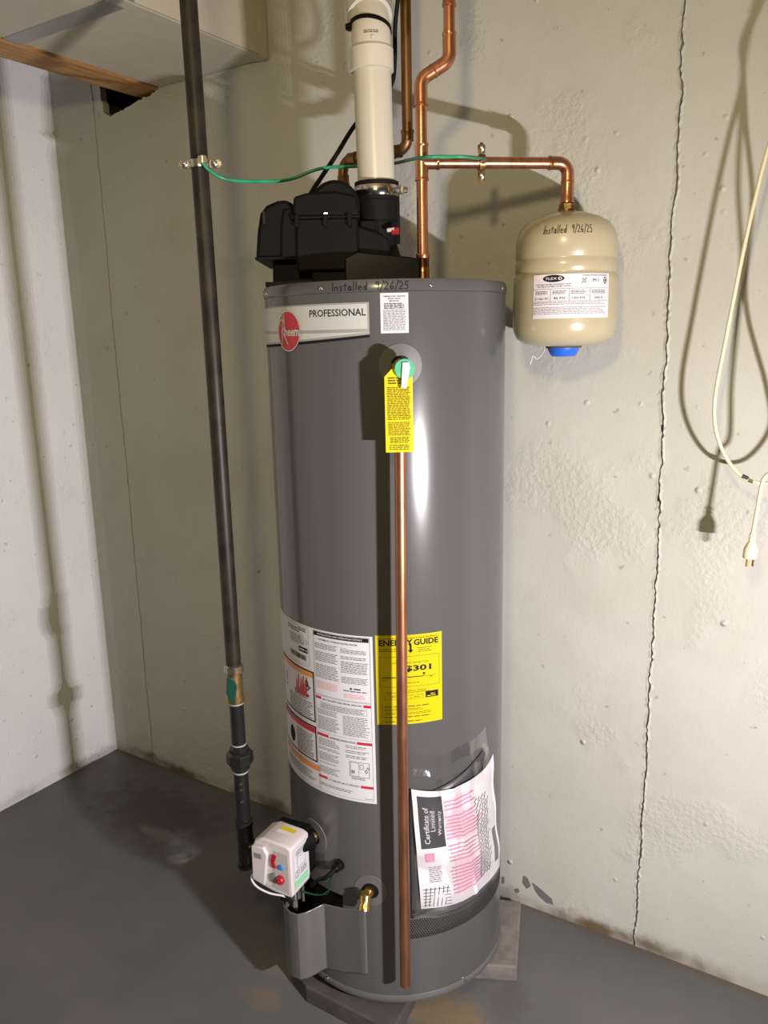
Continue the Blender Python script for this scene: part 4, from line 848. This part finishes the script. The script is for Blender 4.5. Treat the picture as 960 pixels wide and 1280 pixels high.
# ================================================================== vent pipe
vp = thing('vent_pipe', 'white plastic vent pipe rising from the black blower outlet', 'vent pipe', pvB+Z_*.2)
rp = .0385; zc = ZT
away = (E2*.9-E1*.12).normalized()
G().tube([pvB+Z_*.175, pvB+Z_*.44-E1*.004], rp, 32).build('straight_pipe', M_pvc, vp, smooth=50)
b0 = pvB+Z_*.417-E1*.004
G().lathe([(rp, 0), (rp+.0055, .001), (rp+.0055, .040), (rp+.0015, .045), (rp, .046)], b0, Z_, 36).build('coupling', M_pvc2, vp, smooth=35)
b1 = b0+Z_*.042; up = (Z_*.94+away*.34).normalized(); up2 = (Z_*.80+away*.60).normalized()
mid_ = b1+Z_*.022
G().tube([b1-Z_*.01, mid_, mid_+up*.030, mid_+up*.04+up2*.05], rp+.001, 32).build('elbow', M_pvc2, vp, smooth=50)
q0 = mid_+up*.020
G().lathe([(rp+.0012, -.004), (rp+.0045, -.004), (rp+.0045, .004), (rp+.0012, .004)], q0, up, 36).box((-.006, -.006, -.006), (.006, .006, .006), .001, Matrix.Translation(q0-E1*(rp+.004)-E2*.01)).build('cable_tie', M_black, vp, smooth=40)
q1 = mid_+up*.034+up2*.012
G().lathe([(rp+.001, 0), (rp+.006, .001), (rp+.006, .10), (rp, .102)], q1, up2, 36).build('upper_hub', M_pvc2, vp, smooth=35)
G().lathe([(rp+.006, .0), (rp+.0075, .0005), (rp+.0075, .005), (rp+.006, .006)], q1, up2, 36).build('hub_rim', M_white, vp, smooth=35)
G().tube([q1+up2*.09, q1+up2*.30], rp, 28).build('upper_pipe', M_pvc, vp, smooth=50)
dt_ = b1+Z_*.010-E2*(rp+.0012)+E1*.004; G().lathe([(.0042, 0), (.004, .002), (0, .003)], dt_, -E2, 12).build('plug_dot', M_white, vp, smooth=40)
pr = Print(lambda u, v: b1+Z_*v+E1*((rp+.0016)*sin(u/rp))-E2*((rp+.0016)*cos(u/rp))); pr.greek(-.014, .018, .014, .024, 2, .5, 0); pr.build('print', M_inkt, vp)
# black power cable looping behind the vent
cb = [bl(-.160, -.03, .172), bl(-.148, -.01, .198), bl(-.10, .03, .272), bl(-.055, .07, .345), bl(-.005, .10, .395), bl(.025, .09, .43), bl(.032, .06, .47), bl(.033, .035, .52), bl(.040, .012, .57), bl(.050, -.01, .66), bl(.055, -.03, .90)]
o = G().tube(spline(cb), .0048, 8).build('power_cable', M_rubber, smooth=60); tag(o, 'thin black power cable looping behind the white vent pipe', 'cable')

# ================================================================== blocks under the heater
def slab(poly, h, mt, label):
    g = G().prism(poly, 0, h); o = g.build('concrete_block', mt, bevel=.004); tag(o, label, 'block', 'blocks under the heater'); return o
slab([(1.325, -.556), (1.396, -.585), (1.640, -.586), (1.622, -.45), (1.335, -.44)], .046, M_block, 'chipped concrete block with shade in its dark colour under the heater below the burner cover')
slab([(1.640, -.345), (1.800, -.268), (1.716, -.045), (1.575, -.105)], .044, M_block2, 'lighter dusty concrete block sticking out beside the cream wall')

# ================================================================== extension cord hanging at the right
ec = thing('extension_cord', 'ivory extension cord hanging in loops with its plug dangling', 'extension cord', (2.24, -.15, 1.1))
y1, y2 = -.152, -.115
h_ = lambda px, py, y: hit(px, py, 1, y)
LS = V((3.0, -1.19, 1.06))
def back(px, py, y): s_ = hit(px, py, 1, 0); return s_+(LS-s_)*(y/LS.y)
plugtop = h_(941, 668, y1)
pts = [plugtop, h_(946, 640, y1), h_(954, 600, y1), back(912, 545, y1), back(914, 480, y1), back(922, 390, y1), back(927, 330, y1), back(922, 230, y1), back(926, 150, y1), back(932, 60, y1), (2.262, -.125, 2.16), (2.275, -.075, 2.215), (2.262, -.085, 2.17),
       back(931, 40, y2), back(928, 100, y2), h_(952, 215, y2), h_(931, 305, y2), h_(907, 425, y2), h_(893, 505, y2), h_(899, 553, y2), h_(921, 590, y2), h_(950, 604, y2), h_(978, 596, y2), h_(1003, 560, y2), back(957, 480, y2), back(931, 373, y2), back(940, 250, y2), back(931, 140, y2), back(936, 40, y2), (2.285, -.10, 2.17), (2.296, -.075, 2.212), (2.31, -.10, 2.15), (2.42, -.11, 1.9), (2.50, -.12, 1.5), (2.55, -.10, 1.2), (2.62, -.11, 1.4), (2.60, -.09, 1.9), (2.36, -.08, 2.21)]
G().tube(spline(pts, 7), .0040, 8).build('cord', M_cord, ec, smooth=60)
q = h_(930, 600, y2); 
dn = (plugtop-h_(946, 640, y1)).normalized(); dn = (dn+V((0, 0, -.8))).normalized()
pb = G().lathe([(.0042, -.004), (.0062, 0), (.0062, .004), (.0048, .006), (.0064, .008), (.0064, .011), (.0055, .013), (.0120, .026), (.0135, .032), (.0135, .047), (.012, .049), (0, .049)], plugtop, dn, 20).build('plug_body', M_cord, ec, smooth=40)
sx = V((.84, .54, 0)); e_ = plugtop+dn*.048
for k, (ox, oy) in enumerate(((-.0062, -.003), (.0062, -.003))): G().extr([(-.0009, -.0032), (.0009, -.0032), (.0009, .0032), (-.0009, .0032)], e_+sx*ox+sx.cross(dn)*oy, sx, sx.cross(dn).normalized(), dn, .017).build('prong', M_brass, pb)
G().tube([e_+sx.cross(dn)*.006, e_+sx.cross(dn)*.006+dn*.02], .0023, 8).build('ground_pin', M_brass, pb, smooth=40)
G().lathe([(.0042, -.012), (.0046, -.012), (.0046, .0), (.0042, 0)], h_(935, 598.5, y2), (h_(950, 604, y2)-h_(921, 590, y2)).normalized(), 10).build('tape_wrap', M_inkg, ec, smooth=40)
hk = G().tube(bend([(2.285, .004, 2.185), (2.285, -.125, 2.185), (2.285, -.135, 2.235)], .012), .006, 10).build('wall_hook', M_iron2, smooth=50); tag(hk, 'dark metal hook on the wall holding the ivory cord', 'hook')
